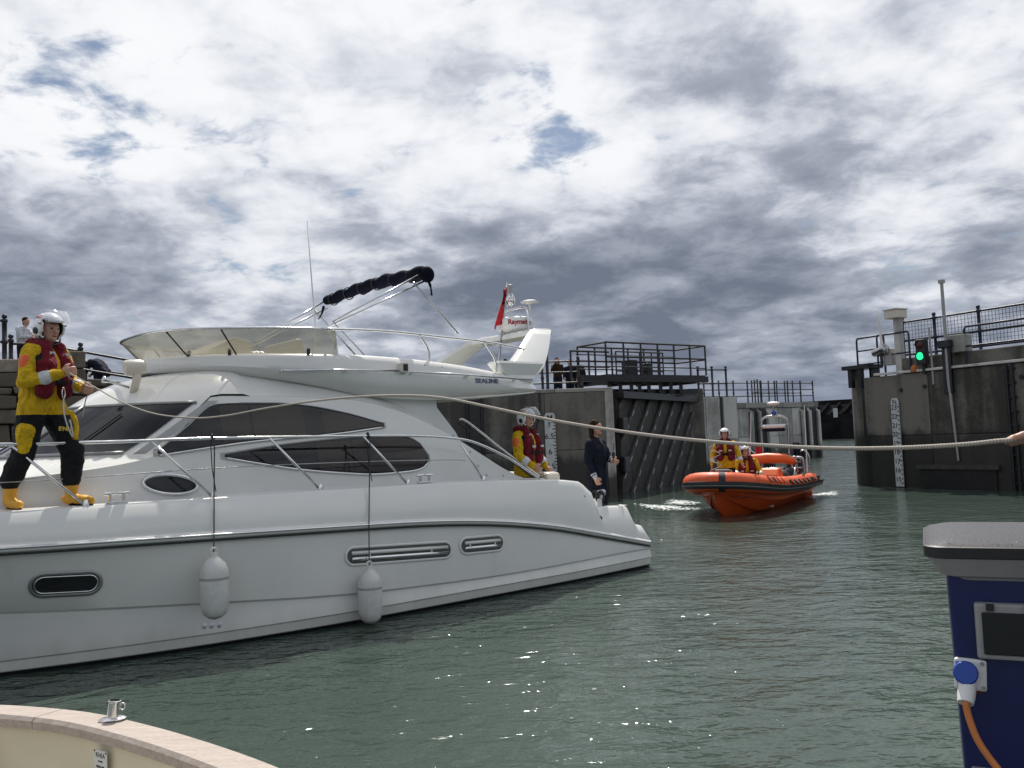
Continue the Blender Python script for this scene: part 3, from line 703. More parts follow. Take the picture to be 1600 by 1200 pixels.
_zd = ([-.25, -.17, -.15, -.04, -.02, .06, .10, .70, .74, .80, .86, .95, 1.03, 1.3, 2.2, 3.2, 4.9, 6.6, 7.9, 10, 12.7], [.40, .59, .60, .625, .66, .87, .893, .93, .97, 1.14, 1.18, 1.25, 1.295, 1.33, 1.386, 1.423, 1.446, 1.452, 1.455, 1.5, 1.6])
f_zd = lambda s: float(np.interp(s, *_zd))
def f_bd(s): return max(.02, f_bs(s) - .17*min(1.0, (f_zd(s)-f_zs(s))/.4)*min(1, f_bs(s)/.8))
ST = sorted(set([-.25, -.21, -.17, -.15, -.1, -.04, -.02, .02, .06, .10, .3, .5, .70, .74, .80, .86, .95, 1.03, 1.15] + [1.3+.3*i for i in range(38)] + [12.7]))
def mirror(p): return (p[0], -p[1], p[2])
low, boot, up = MB(), MB(), MB()
rl, rb, ru = [], [], []
for s in ST:
    bw, bs, zs, zk, zd, bd = f_bw(s), f_bs(s), f_zs(s), f_zk(s), f_zd(s), f_bd(s)
    bk = bw + (bs-.03-bw)*(zk-.1)/(zs-.1)*.75
    kz = -.55 if s < 10 else -.55+.5*(s-10)/2.7
    rb.append([(s, 0, kz), (s, bw*.9, -.28), (s, bw, .035)])
    e = .012*min(1, bs)
    rl.append([(s, bw, .035), (s, bw+e, .045), (s, bw+e*1.5, .13), (s, bw+e*3.0, .145), (s, (bw+bk)/2+.012, (.15+zk)/2), (s, bk, zk-.012), (s, bk+.028*min(1, bs), zk+.012), (s, (bk+bs)/2+.012, (zk+zs)/2), (s, bs-.02, zs-.03)])
    h = zd-zs; row = [(s, bs-.02, zs-.03), (s, bs-.025, zs+.03)]
    for k in range(1, 9):
        q = k/8; bb = (bs-.025)+(bd-bs+.025)*(q**1.35) + .02*math.sin(math.pi*q); row.append((s, bb, zs+.03+(h-.05)*q))
    row += [(s, bd-.015, zd-.006), (s, bd-.045, zd)]
    if s <= 1.03: row += [(s, bd-.30, zd), (s, bd-.33, .44 if s < .76 else .55)]
    elif s <= 2.3: row += [(s, 1.50, zd+.01), (s, 1.48, .55)]
    else: row += [(s, max(.0, min(1.3, bd-.2)), zd+.015), (s, 0, zd+.03)]
    ru.append(row)
for mbx, rows in ((boot, rb), (low, rl), (up, ru)):
    mbx.grid(rows); mbx.grid([[mirror(p) for p in r] for r in rows], flip=True)
boot.build('boot_stripe', 'black_paint', yacht, smooth=35)
low.build('hull', 'hull_gelcoat', yacht, smooth=28)
up.build('deck_moulding', 'gelcoat', yacht, smooth=38)
MB().box((-.17, 0, -.03), (.08, 3.9, .9)).build('transom', 'gelcoat', yacht)
MB().box((.28, 0, .40), (.95, 3.55, .09)).build('bathing_platform', 'deck_white', yacht, bevel=.02)
MB().prism([(.74, -1.72, .4), (.74, -1.72, 1.0), (.82, -1.72, 1.2), (.98, -1.72, 1.26), (1.2, -1.72, 1.26), (1.25, -1.72, .5)], (0, 3.35, 0)).build('transom_bulkhead', 'gelcoat', yacht, bevel=.04, seg=3)
cu = MB().box((1.12, .55, 1.34), (.26, 1.95, .17)).build('cockpit_seat_cushion', 'gelcoat_cream', yacht, bevel=.06, seg=3)
for bb in (1.2, .7): MB().lathe([(.025, 0), (.025, .012)], 10, Matrix.Translation((.985, bb, 1.36)) @ Matrix.Rotation(R_(-90), 4, 'Y')).build('button', 'black_rubber', cu)
MB().box((1.8, 0, .52), (1.3, 2.98, .06)).build('cockpit_floor', 'deck_white', yacht)
MB().box((3.05, 0, 1.45), (.06, 2.42, 1.9)).build('saloon_bulkhead', 'dark_glass', yacht)
# rubbing strake
for sg in (1, -1):
    pth = [(s, sg*(f_bs(s)+.002), f_zs(s)) for s in ST if s > -.24]
    stk = MB()
    rows = [[(s, b+sg*dx, z+dz) for dx, dz in ((-.03, .045), (.012, .042), (.034, .022), (.034, -.012), (.012, -.03), (-.03, -.034))] for s, b, z in pth]
    stk.grid(rows, close=True); k = len(rows); stk.f += [(0, 1, 2, 3, 4, 5), tuple((k-1)*6+i for i in range(6))]; stk.mi += [0, 0]
    so = stk.build('rubbing_strake', 'gelcoat', yacht, smooth=60)
    MB().tube([(s, b+sg*.012, z-.042) for s, b, z in pth], .010, 6).build('rubber_insert', 'black_rubber', so, smooth=True)
    MB().tube([(s, b+sg*.036, z+.012) for s, b, z in pth], .012, 6).build('steel_band', 'chrome', so, smooth=True)
def hull_b(s, z):
    """half breadth of the lower hull side"""
    bw, bs, zs, zk = f_bw(s), f_bs(s), f_zs(s), f_zk(s); bk = bw + (bs-.03-bw)*(zk-.1)/(zs-.1)*.75
    return bk+.028+(bs-.02-bk-.028)*(z-zk)/(zs-.03-zk) + .012 if z > zk else bw+(bk-bw)*(z-.05)/(zk-.05)+.012
def stadium(cs, cz, hl, hh, slope, n=10):
    P = []
    for k in range(n+1): a = R_(-90+180*k/n); P.append((cs+(hl-hh)+hh*math.cos(a), cz+hh*math.sin(a)))
    for k in range(n+1): a = R_(90+180*k/n); P.append((cs-(hl-hh)+hh*math.cos(a), cz+hh*math.sin(a)))
    return [(x, z+slope*(x-cs)) for x, z in P]
simple('vent_grey', (.09, .09, .088), .6)
def hull_port(px0, px1, py0, py1, bars, name='hull_window'):
    a = on_y(px0, py0, 2.07); b_ = on_y(px1, py1, 2.07); cs = (a.x+b_.x)/2; cz = (a.z+b_.z)/2; sl = (a.z-b_.z)/(a.x-b_.x); hl = abs(a.x-b_.x)/2
    hh = hull_port.h
    def ring(g, off): return [(x, hull_b(x, z)+off, z) for x, z in stadium(cs, cz, hl+g, hh+g, sl)]
    rim = MB(); rim.grid([ring(.032, .000), ring(.022, .010), ring(.010, .012), ring(0, .004)], close=True)
    rm = rim.build(name, 'gelcoat' if bars else 'frame_grey', yacht, smooth=True)
    pn = MB(); r0 = ring(.004, .006); pn.add(r0, [tuple(range(len(r0)))]); pn.build('pane', 'black_paint' if not bars else 'vent_grey', rm)
    if bars:
        for dz in (-.03, .032):
            pts = [(cs+(hl-.05)*t, hull_b(cs, cz)+.012, cz+dz+sl*(hl-.05)*t) for t in (-1, -.5, 0, .5, 1)]
            MB().tube(pts, .024 if dz < 0 else .02, 8).build('slat', 'chrome' if dz < 0 else 'gelcoat', rm, smooth=True)
        for t in np.linspace(-.6, .6, max(2, int(hl*4))): MB().box((cs+hl*t, hull_b(cs, cz)+.009, cz+sl*hl*t), (.02, .012, .10)).build('divider', 'gelcoat', rm)
    else:
        MB().tube([(x, hull_b(x, z)+.012, z) for x, z in stadium(cs, cz, hl-.012, hh-.012, sl)], .008, 6, closed=True).build('bezel', 'chrome', rm, smooth=True)
hull_port.h = .085; hull_port(58, 160, 919, 912, False)
hull_port.h = .078; hull_port(538, 699, 869, 858, True); hull_port(716, 781, 853, 847, True)
for px, py in ((326, 981), (337, 980), (349, 979)):
    p = on_y(px, py, 2.08); MB().lathe([(.026, 0), (.026, .012), (.012, .014)], 12, Matrix.Translation((p.x, hull_b(p.x, p.z)-.004, p.z)) @ Matrix.Rotation(R_(-90), 4, 'X')).build('skin_fitting', 'chrome', yacht, smooth=40)
p = on_y(937, 812, 2.0); MB().lathe([(.055, 0), (.055, .015), (.03, .022)], 16, Matrix.Translation((p.x, f_bs(p.x)-.085, p.z)) @ Matrix.Rotation(R_(-90), 4, 'X')).build('shore_power_inlet', 'black_rubber', yacht, smooth=40)
for px, py in ((831, 776), (858, 776), (868, 776), (891, 777), (915, 777)):
    p = on_y(px, py, 2.0); MB().box((p.x, f_bd(p.x)+.055, p.z), (.02, .03, .05)).build('fastener', 'steel', yacht)

# ---- superstructure
f_bb = curve([1.4, 2.2, 6, 7, 8, 9, 10, 10.7], [1.66, 1.66, 1.66, 1.62, 1.5, 1.3, .98, .5])
f_zc = curve([2.5, 5.6, 6.25, 6.63, 6.93, 7.70, 7.80, 9, 10.7], [2.87, 2.85, 2.76, 2.61, 2.42, 1.90, 1.86, 1.70, 1.50])
f_aft = curve([1.4, 1.75, 2.08, 2.44, 2.89, 3.63, 4.15, 4.95, 5.4], [1.345, 1.37, 1.5, 1.71, 1.98, 2.31, 2.43, 2.475, 2.6])
def side_b(s, z): return f_bb(s) - .26*max(0, min(1.2, (z-1.44)/1.03))**1.5
def cab_z(s, b):
    sg = s+.97*(abs(b)/1.4)**2.2; a = f_zc(sg); c = 2.475+.40*(1-min(1, abs(b)/1.4)**5); k = .06
    h = max(0, min(1, .5+.5*(c-a)/k)); return c*(1-h)+a*h - k*h*(1-h)
def side_top(s):
    z = 2.2
    for _ in range(8): z = .5*z+.5*cab_z(s, side_b(s, z))
    return min(z, f_aft(s)) if s < 5.4 else z
SS = [1.42+.12*i for i in range(78)]
sd = MB(); rows = []
for s in SS:
    zt_, z0 = side_top(s), f_zd(s)-.02; z0 = min(z0, zt_-.005)
    rows.append([(s, side_b(s, z0+(zt_-z0)*k/10), z0+(zt_-z0)*k/10) for k in range(11)] + [(s, side_b(s, zt_)-.03, zt_+.012), (s, side_b(s, zt_)-.12, zt_+.015)] )
sd.grid(rows); sd.grid([[mirror(p) for p in r] for r in rows], flip=True)
sd.build('cabin_side', 'gelcoat', yacht, smooth=40)
inn = MB(); rws = [[(s, 1.34, .6), (s, 1.34-.1*max(0, side_top(s)-1.5), side_top(s)+.01), (s, side_b(s, side_top(s))-.11, side_top(s)+.013)] for s in SS if s < 4.6]
inn.grid(rws); inn.grid([[mirror(p) for p in r] for r in rws], flip=True); inn.build('cockpit_coaming', 'gelcoat', yacht, smooth=40)
tp = MB(); rows = []
for s in SS:
    if s < 2.9: continue
    be = side_b(s, side_top(s))-.02; dz = min(0, side_top(s)-cab_z(s, be)) if s < 5.4 else 0
    rows.append([(s, be*t, min(cab_z(s, be*t)+dz, 2.475 if s < 3.7 else 9)) for t in np.linspace(-1, 1, 41)])
tp.grid(rows); tp.build('cabin_roof', 'gelcoat', yacht, smooth=40)
def topn(s, b, off):
    e = .01; z = cab_z(s, b); n_ = Vector((-(cab_z(s+e, b)-cab_z(s-e, b))/(2*e), -(cab_z(s, b+e)-cab_z(s, b-e))/(2*e), 1)).normalized(); return Vector((s, b, z))+n_*off
ws = MB(); rows = []
for sg in np.linspace(6.96, 7.66, 10): rows.append([topn(sg-.97*(abs(b)/1.4)**2.2, b, .012) for b in np.linspace(-1.37, 1.37, 45)])
ws.grid(rows); wso = ws.build('windscreen', 'dark_glass', yacht, smooth=True)
for b in (-.46, .46): MB().tube([topn(sg-.97*(abs(b)/1.4)**2.2, b, .016) for sg in np.linspace(6.95, 7.67, 8)], .022, 6).build('mullion', 'frame_grey', wso, smooth=True)
for sg in (6.945, 7.675): MB().tube([topn(sg-.97*(abs(b)/1.4)**2.2, b, .014) for b in np.linspace(-1.38, 1.38, 40)], .016, 6).build('trim', 'frame_grey', wso, smooth=True)
for b in (1.0, .1): MB().tube([topn(sg-.97*(abs(b)/1.4)**2.2, b, .03) for sg in np.linspace(7.1, 7.68, 6)], .008, 6).build('wiper', 'black_rubber', wso)
for sgn in (1, -1):   # grey pillars beside the screen
    pl = MB(); rows = []
    for z in np.linspace(1.90, 2.43, 12):
        s0 = 6.76-(z-1.90)/(2.43-1.90)*.80
        rows.append([(s0+d, sgn*(side_b(s0+d, z)+.006), z) for d in (-.17, -.11, -.105, -.05)])
    pl.grid(rows); pl.build('window_pillar', 'frame_grey', yacht, smooth=True)
def side_window(top, bot, sgn, blinds):
    st, sb = curve(*zip(*top)), curve(*zip(*bot)); s0, s1 = top[-1][0], top[0][0]; n = 36
    def patch(g, off, a=None, b=None):
        rows = []
        lo, hi = (s0-g if a is None else a), (s1+g*2 if b is None else b)
        for k in range(n+1):
            s = lo+(hi-lo)*k/n; sc = min(max(s, s0), s1); zt_, zb_ = st(sc)+g, sb(sc)-g
            if zt_ < zb_: zt_ = zb_ = (zt_+zb_)/2
            rows.append([(s, sgn*(side_b(s, zb_+(zt_-zb_)*q/5)+off), zb_+(zt_-zb_)*q/5) for q in range(6)])
        m_ = MB(); m_.grid(rows); return m_
    w = patch(.028, .005).build('saloon_window', 'frame_grey', yacht, smooth=True)
    patch(.006, .009).build('backing', 'interior_dark', w, smooth=True)
    for a, b in blinds: patch(-.012, .013, a, b).build('blind', 'curtain', w, smooth=True)
    patch(.0, .020).build('pane', 'window_glass', w, smooth=True)
    edge = [(s, sgn*(side_b(s, sb(s)-.02)+.016), sb(s)-.02) for s in np.linspace(s0, s1, 30)]
    MB().tube(edge, .011, 6).build('sill', 'chrome', w, smooth=True)
    edge = [(s, sgn*(side_b(s, st(s)+.018)+.012), st(s)+.018) for s in np.linspace(s0, s1, 30)]
    MB().tube(edge, .008, 6).build('top_trim', 'frame_grey', w, smooth=True)
w1t = [(6.46, 1.915), (6.15, 2.15), (5.83, 2.375), (5.6, 2.386), (5.21, 2.385), (4.84, 2.36), (4.32, 2.266), (3.835, 2.131)]; w1b = [(6.46, 1.90), (5.455, 2.006), (4.458, 2.063), (3.835, 2.125)]
w2t = [(5.793, 1.85), (5.145, 1.925), (4.516, 1.967), (3.97, 1.987), (3.57, 1.968), (3.42, 1.91), (3.338, 1.83), (3.287, 1.72)]; w2b = [(5.793, 1.843), (5.503, 1.782), (5.03, 1.69), (4.526, 1.622), (3.986, 1.577), (3.6, 1.585), (3.403, 1.61), (3.287, 1.70)]
for sgn in (1, -1):
    side_window(w1t, w1b, sgn, [(3.9, 4.62), (4.86, 5.45), (5.49, 5.8)]); side_window(w2t, w2b, sgn, [(3.34, 4.3), (4.33, 4.75)])
    rim = MB(); E = [(6.375+.26*math.cos(a), 1.59+.095*math.sin(a)+.03*math.cos(a)) for a in np.linspace(0, 2*math.pi, 29)[:-1]]
    rim.tube([(s, sgn*(side_b(s, z)+.01), z) for s, z in E], .018, 8, closed=True); ro = rim.build('oval_porthole', 'chrome', yacht, smooth=True)
    pn = MB(); P = [(s, sgn*(side_b(s, z)+.012), z) for s, z in E]; pn.add(P, [tuple(range(len(P)))]); pn.build('pane', 'dark_glass', ro)
# crease along the foot of the cabin side, screws
for px, py in ((735, 706), (745, 728), (757, 742), (783, 743), (712, 680)):
    p = on_y(px, py, 1.62); MB().sphere((p.x, side_b(p.x, p.z)+.004, p.z), (.014, .006, .014), 8, 6).build('screw_cover', 'steel', yacht)
# support wings under the flybridge
for sgn in (1, -1):
    w = MB().prism([(4.4, sgn*1.30, 2.1), (3.35, sgn*1.30, 1.75), (2.42, sgn*1.30, 1.68), (2.62, sgn*1.30, 2.02), (2.90, sgn*1.30, 2.34), (2.92, sgn*1.30, 2.5), (4.4, sgn*1.30, 2.5)], (0, -sgn*.08, 0)).build('support_wing', 'gelcoat', yacht)

# ---- flybridge
f_bf = curve([.98, 1.02, 1.12, 1.35, 2, 3.5, 4.5, 5.2, 5.7, 6.0, 6.15, 6.2], [.75, 1.05, 1.25, 1.42, 1.52, 1.53, 1.45, 1.28, .98, .6, .28, .05])
f_zt = curve([.98, 1.2, 1.67, 2.1, 2.9, 3.7, 4.4, 5.3, 6.2], [2.60, 2.66, 2.74, 2.82, 2.91, 2.96, 2.98, 2.98, 2.98])
f_zb = curve([.98, 1.2, 2.25, 3, 3.8, 4.6, 5.4, 6.2], [2.56, 2.535, 2.46, 2.43, 2.46, 2.61, 2.73, 2.82])
fl = MB(); rows = []
for s in [.98, 1.0, 1.05, 1.12, 1.25, 1.45] + [1.7+.2*i for i in range(21)] + [5.8, 5.9, 6.0, 6.08, 6.14, 6.18, 6.2]:
    bf, zt_, zb_ = f_bf(s), f_zt(s), f_zb(s); k = min(1, bf/.6); h = zt_-zb_
    prt = [(max(.005, bf-.34*k), zb_), (max(.006, bf-.12*k), zb_+.004), (bf-.03*k, zb_+.22*h), (bf, zb_+.36*h), (bf-.015*k, zb_+.6*h), (bf-.05*k, zb_+.85*h), (bf-.09*k, zb_+.96*h), (bf-.13*k, zt_), (bf-.22*k, zt_-.005), (max(.004, bf-.26*k), zt_-.3*h)]
    rows.append([(s, b, z) for b, z in prt] + [(s, -b, z) for b, z in prt[::-1]])
fl.grid(rows, close=True); n_ = len(rows[0]); fl.f += [tuple(range(n_)), tuple((len(rows)-1)*n_+i for i in range(n_))]; fl.mi += [0, 0]
fly = fl.build('flybridge', 'gelcoat', yacht, smooth=45)
MB().tube([(s, f_bf(s)-.035, f_zb(s)+.012) for s in np.linspace(1.3, 2.95, 14)], .012, 6).build('drip_rail', 'gelcoat', fly, smooth=True)
for px in range(660, 840, 27):
    p = on_y(px, 577+(px-690)*.14, 1.42); MB().sphere((p.x, f_bf(p.x)-.06, f_zt(p.x)-.07), .012, 8, 6).build('stud', 'black_rubber', fly)
for sgn in (1, -1):
    M = frame((1.98, sgn*(f_bf(1.98)+.004), 2.655), (-sgn, 0, .0), (0, -.05*sgn, 1)); M = frame((2.24, sgn*(f_bf(2.24)-.008), 2.672), (-1*sgn, 0, -.13*sgn*0), (0, -.12*sgn, 1))
    text_obj('maker_lettering', 'SEALINE', M, .085, 'letter_blue', fly, .004, 1.25, .002)
# tinted wrap-round screen
def scr(u, q):
    """u 0..1 from the port end round the nose to starboard, q 0..1 upwards"""
    a = math.pi*u; c = abs(math.cos(a))**.62*(1 if u < .5 else -1); fr = math.sin(a)
    s0 = 4.32+1.66*fr**.9; b0 = c*1.36*(1-.12*fr); zb_ = f_zt(min(s0, 6.1))-.03
    ht = .30-.02*fr; return Vector((s0+q*(.06+.22*fr), b0+q*.05*c, zb_+q*ht+ (0.0)))
sc_ = MB(); sc_.grid([[scr(u, q) for u in np.linspace(0, 1, 49)] for q in (0, .35, .7, 1)]); so = sc_.build('flybridge_screen', 'screen_plastic', yacht, smooth=True)
for u in (.22, .36, .64, .78): MB().tube([scr(u, q)+Vector((0, 0, 0)) for q in (0, .5, 1)], .009, 6).build('screen_joint', 'black_rubber', so)
for u in (.06, .24, .36): p = scr(u, .02); MB().box(p+Vector((0, .012, .03)), (.035, .035, .10)).build('screen_clip', 'black_rubber', so, bevel=.01)
# fly rail on top of the screen and down aft
rp = [scr(u, 1)+Vector((0, 0, .012)) for u in np.linspace(0.02, .98, 41)]
def flyrail(sgn):
    pts = [Vector((p.x, p.y, p.z)) for p in ([rp[0]] if sgn > 0 else [rp[-1]])]
    for px, py in ((600, 517), (697, 527), (760, 534), (812, 544)): q = on_y(px, py, 1.36); pts.append(Vector((q.x, sgn*1.36, q.z)))
    q = pts[-1]; pts.append(q+Vector((-.07, 0, -.02))); return smooth_path(pts, 5)
hr = empty('flybridge_rail', (0, 0, 0)); hr.parent = yacht
MB().tube(rp, .017, 8).build('screen_rail', 'chrome', hr, smooth=True)
for sgn in (1, -1):
    MB().tube(flyrail(sgn), .017, 8).build('top_rail', 'chrome', hr, smooth=True)
    for (xa, ya), (xb, yb) in (((512, 512), (525, 553)), ((656, 524), (672, 562)), ((757, 535), (777, 577))):
        a_ = on_y(xa, ya, 1.36); b_ = on_y(xb, yb, 1.38); a_.y = sgn*1.36; b_.y = sgn*1.36
        MB().tube(smooth_path([a_, a_.lerp(b_, .55)+Vector((-.03, 0, .03)), b_+Vector((0, 0, .08)), b_-Vector((0, 0, .03))], 4), .015, 8).build('stanchion', 'chrome', hr, smooth=True)
    # low grab rail on the flybridge side
    def gr(px, py, o=.075): q = on_y(px, py, 1.5); return Vector((q.x, sgn*(f_bf(q.x)+o-.03), q.z))
    MB().tube([gr(450, 577), gr(530, 578), gr(618, 580)], .013, 8).build('grab_rail', 'chrome', hr, smooth=True)
    MB().tube([gr(640, 582), gr(720, 586), gr(805, 592)], .013, 8).build('grab_rail', 'chrome', hr, smooth=True)
    for px, py in ((450, 577), (538, 579), (618, 580), (640, 582), (727, 587), (805, 592)):
        MB().tube([gr(px, py), gr(px, py+2, -.03)], .016, 8).build('rail_foot', 'chrome', hr, smooth=True)
    q = gr(628, 575, .03); nb = MB().box(q, (.1, .1, .13)).build('side_light', 'gelcoat_cream', hr, bevel=.015); MB().box(q+Vector((0, sgn*.052, 0)), (.06, .012, .08)).build('lens', 'black_rubber', nb)
# helm console and seats seen through the screen
MB().prism([(5.6, -.1, 2.7), (5.75, -.1, 3.0), (5.35, -.1, 3.2), (5.15, -.1, 3.15), (5.1, -.1, 2.7)], (0, .95, 0)).build('helm_console', 'gelcoat_cream', yacht, bevel=.03)
MB().prism([(4.75, .1, 2.7), (4.7, .1, 3.18), (4.58, .1, 3.2), (4.52, .1, 2.7)], (0, .9, 0)).build('helm_seat', 'gelcoat_cream', yacht, bevel=.04)
MB().prism([(5.7, -1.05, 2.7), (5.7, -1.05, 3.02), (4.5, -1.05, 3.06), (4.4, -1.05, 2.7)], (0, .7, 0)).build('lounge_seat', 'gelcoat_cream', yacht, bevel=.04)
MB().tube(smooth_path([(5.12, .35, 3.12), (4.98, .36, 3.2)], 3), .02, 6).build('wheel_boss', 'black_rubber', yacht)
# ---- raked arch with aerials
ar = empty('radar_arch', (0, 0, 0)); ar.parent = yacht
def leg(sgn):
    lo = [(1.86, 1.30), (1.16, 1.26)]; m_ = MB(); rows = []
    for q in np.linspace(0, 1, 9):
        f0 = 1.95+( .78-1.95)*q; f1 = 1.22+(.36-1.22)*q**.9; b = 1.33-.58*q**1.2; z = 2.72+.80*q
        if q < .2: f0 -= .10*(1-q/.2); f1 += .08*(1-q/.2)
        th = .07+.03*(1-q)
        rows.append([(f0, sgn*(b+.0), z), (f0-.06, sgn*(b+th), z), (f1+.06, sgn*(b+th), z), (f1, sgn*b, z), (f1+.06, sgn*(b-th), z), (f0-.06, sgn*(b-th), z)])
    m_.grid(rows, close=True); m_.f.append(tuple(8*6+i for i in range(6))); m_.mi.append(0); return m_.build('arch_leg', 'gelcoat', ar, smooth=50)
for sgn in (1, -1):
    lg = leg(sgn); MB().grid([[(1.55+a*l, sgn*1.3+bb*w, z) for a, bb in ((-1, -1), (1, -1), (1, 1), (-1, 1))] for l, w, z in ((.20, .08, 2.66), (.24, .10, 2.75), (.40, .13, 2.93), (.38, .11, 2.96))], close=True).build('leg_foot', 'gelcoat', lg, smooth=30)
MB().prism([(.36, -.80, 3.44), (.78, -.80, 3.44), (.74, -.80, 3.535), (.38, -.80, 3.545)], (0, 1.60, 0)).build('cross_beam', 'gelcoat', ar, bevel=.03)
RX, RY = .50, .08
rd_ = MB().lathe([(.16, 3.54), (.20, 3.56), (.262, 3.60), (.275, 3.66), (.275, 3.74), (.262, 3.775), (.20, 3.80), (.05, 3.815), (.001, 3.816)], 32, Matrix.Translation((RX, RY, 0))).build('radar_dome', 'white_plastic', ar, smooth=35)
# lettering wrapped round the dome, facing the quay side
ang0 = math.atan2(10.5-RY, 9.36-RX)
word = 'Raymarine'; wd = [.74, .58, .56, .88, .58, .42, .26, .6, .58]; tot = sum(wd); acc = 0
for ch, w_ in zip(word, wd):
    th = ang0+.36-((acc+w_/2)/tot-.5)*-1.5*1.0; acc += w_
    c = Vector((RX+.277*math.cos(th), RY+.277*math.sin(th), 3.70)); text_obj('dome_lettering', ch, frame(c, (-math.sin(th), math.cos(th), 0), (0, 0, 1)), .105, 'letter_red', rd_, .002, 1.0, .003)
MB().tube(smooth_path([(.50, .40, 3.5), (.50, .38, 3.84), (.50, .32, 3.93), (.50, .1, 3.94), (.50, -.18, 3.92), (.50, -.26, 3.86), (.5, -.27, 3.5)], 5), .02, 8).build('aerial_frame', 'chrome', ar, smooth=True)
MB().lathe([(.02, 3.9), (.02, 4.0), (.14, 4.02), (.145, 4.04), (.08, 4.06), (.002, 4.065)], 18, Matrix.Translation((.42, .36, -.02))).build('satellite_disc', 'white_plastic', ar, smooth=40)
al = MB().tube([(.5, .0, 3.93), (.5, 0, 4.05)], .015, 6).build('light_stem', 'chrome', ar)
MB().sphere((.5, 0, 4.08), (.075, .075, .085), 14, 10).build('horn_bell', 'chrome', al, smooth=True)
MB().tube(smooth_path([(.5, .085, 3.95), (.5, .085, 4.12), (.5, 0, 4.20), (.5, -.085, 4.12), (.5, -.085, 3.95)], 4), .011, 6).build('light_guard', 'chrome', al, smooth=True)
MB().lathe([(.018, 4.2), (.02, 4.26), (.042, 4.27), (.042, 4.33), (.03, 4.34)], 12, Matrix.Translation((.5, 0, 0))).build('masthead_light', 'grey_plastic', al, smooth=40)
# ensign on its staff
fs = empty('ensign', (0, 0, 0)); fs.parent = yacht
st0, st1 = Vector((.90, .05, 2.75)), Vector((.60, .05, 4.36)); MB().tube([st0, st1], .016, 8).build('flag_staff', 'steel', fs, smooth=True)
fm = MB(); rows = []
for i in range(15):
    q = i/14; base = st1.lerp(st0, .05+.34*q); row = []
    for j in range(9):
        u = j/8; wdt = .06+.14*q**1.3; row.append(base+Vector((wdt*u+.035*math.sin(u*9+q*3), .05*math.sin(u*8+q*5), -.10*u*q-.05*u)))
    rows.append(row)
fm.grid(rows); fm.cur = 0; flg = fm.build('flag', ['red_cloth', 'navy_canvas'], fs, smooth=True)
for p_ in flg.data.polygons:
    if p_.center.z > 3.98 and p_.index % 3 == 0: p_.material_index = 1
sm = flg.modifiers.new('solid', 'SOLIDIFY'); sm.thickness = .004
# ---- folded sun canopy
bm_ = empty('folded_canopy', (0, 0, 0)); bm_.parent = yacht
near, far_ = Vector((2.86, 1.08, 4.12)), Vector((3.16, -1.08, 4.04))
cv = MB(); path = []; rad = []
for i in range(49):
    q = i/48; p = near.lerp(far_, q)+Vector((0, 0, .05*math.sin(math.pi*q)+.012*math.sin(q*40))); path.append(p)
    rad.append((.074+.011*abs(math.sin(q*math.pi*6.5))+.006*math.sin(q*23)-.01*(i in (0, 48)))*(1.12-.25*q))
cv.tube(path, rad, 12); cv.sphere(near+Vector((-.02, .02, -.02)), (.10, .08, .11), 12, 8); cv.build('canvas_roll', 'navy_canvas', bm_, smooth=True)
for q in (.14, .3, .46, .62, .77, .92):
    c = path[int(q*48)]; MB().tube([c+Vector((.085*math.cos(a)*1.02, 0, .085*math.sin(a)*1.02)) for a in np.linspace(0, 2*math.pi, 15)[:-1]], .008, 5, closed=True).build('tie', 'black_rubber', bm_)
MB().tube(smooth_path([near+Vector((-.02, .05, -.12)), near+Vector((-.04, .06, -.2)), near+Vector((-.05, .06, -.3))], 3), [.02]*3+[.012]*3+[.018], 6).build('loose_strap', 'navy_canvas', bm_)
MB().tube(smooth_path([far_+Vector((.05, .02, -.08)), far_+Vector((.1, .04, -.2)), far_+Vector((.16, .05, -.28))], 3), [.022, .02, .016, .012, .01, .008, .006], 6).build('loose_strap', 'navy_canvas', bm_)
for sgn, c in ((1, near), (-1, far_)):
    piv = Vector((4.25, sgn*1.12, 3.40)); piv2 = Vector((4.32, sgn*1.12, 3.33)); 
    MB().tube([piv, c+Vector((0, 0, .02))], .013, 8).build('hoop_tube', 'chrome', bm_, smooth=True)
    MB().tube([piv2, c+Vector((-.02, 0, -.09))], .013, 8).build('hoop_tube', 'chrome', bm_, smooth=True)
    MB().tube([c+Vector((.2, 0, -.13)), Vector((2.55, sgn*1.34, 3.30))], .012, 8).build('strut', 'steel', bm_, smooth=True)
    MB().tube([piv2, Vector((4.36, sgn*1.25, 3.28)), Vector((4.36, sgn*1.3, 3.2))], .018, 8).build('pivot', 'chrome', bm_, smooth=True)
    MB().tube([piv, Vector((3.95, sgn*1.36, 2.95))], .010, 6).build('stay', 'steel', bm_, smooth=True)
# whip aerial
wa = MB().tube([Vector((4.54, 1.22, 2.97)), Vector((4.545, 1.22, 3.4)), Vector((4.597, 1.2, 4.56))], [.014, .011, .006], 6).build('whip_aerial', 'white_plastic', yacht, smooth=True)
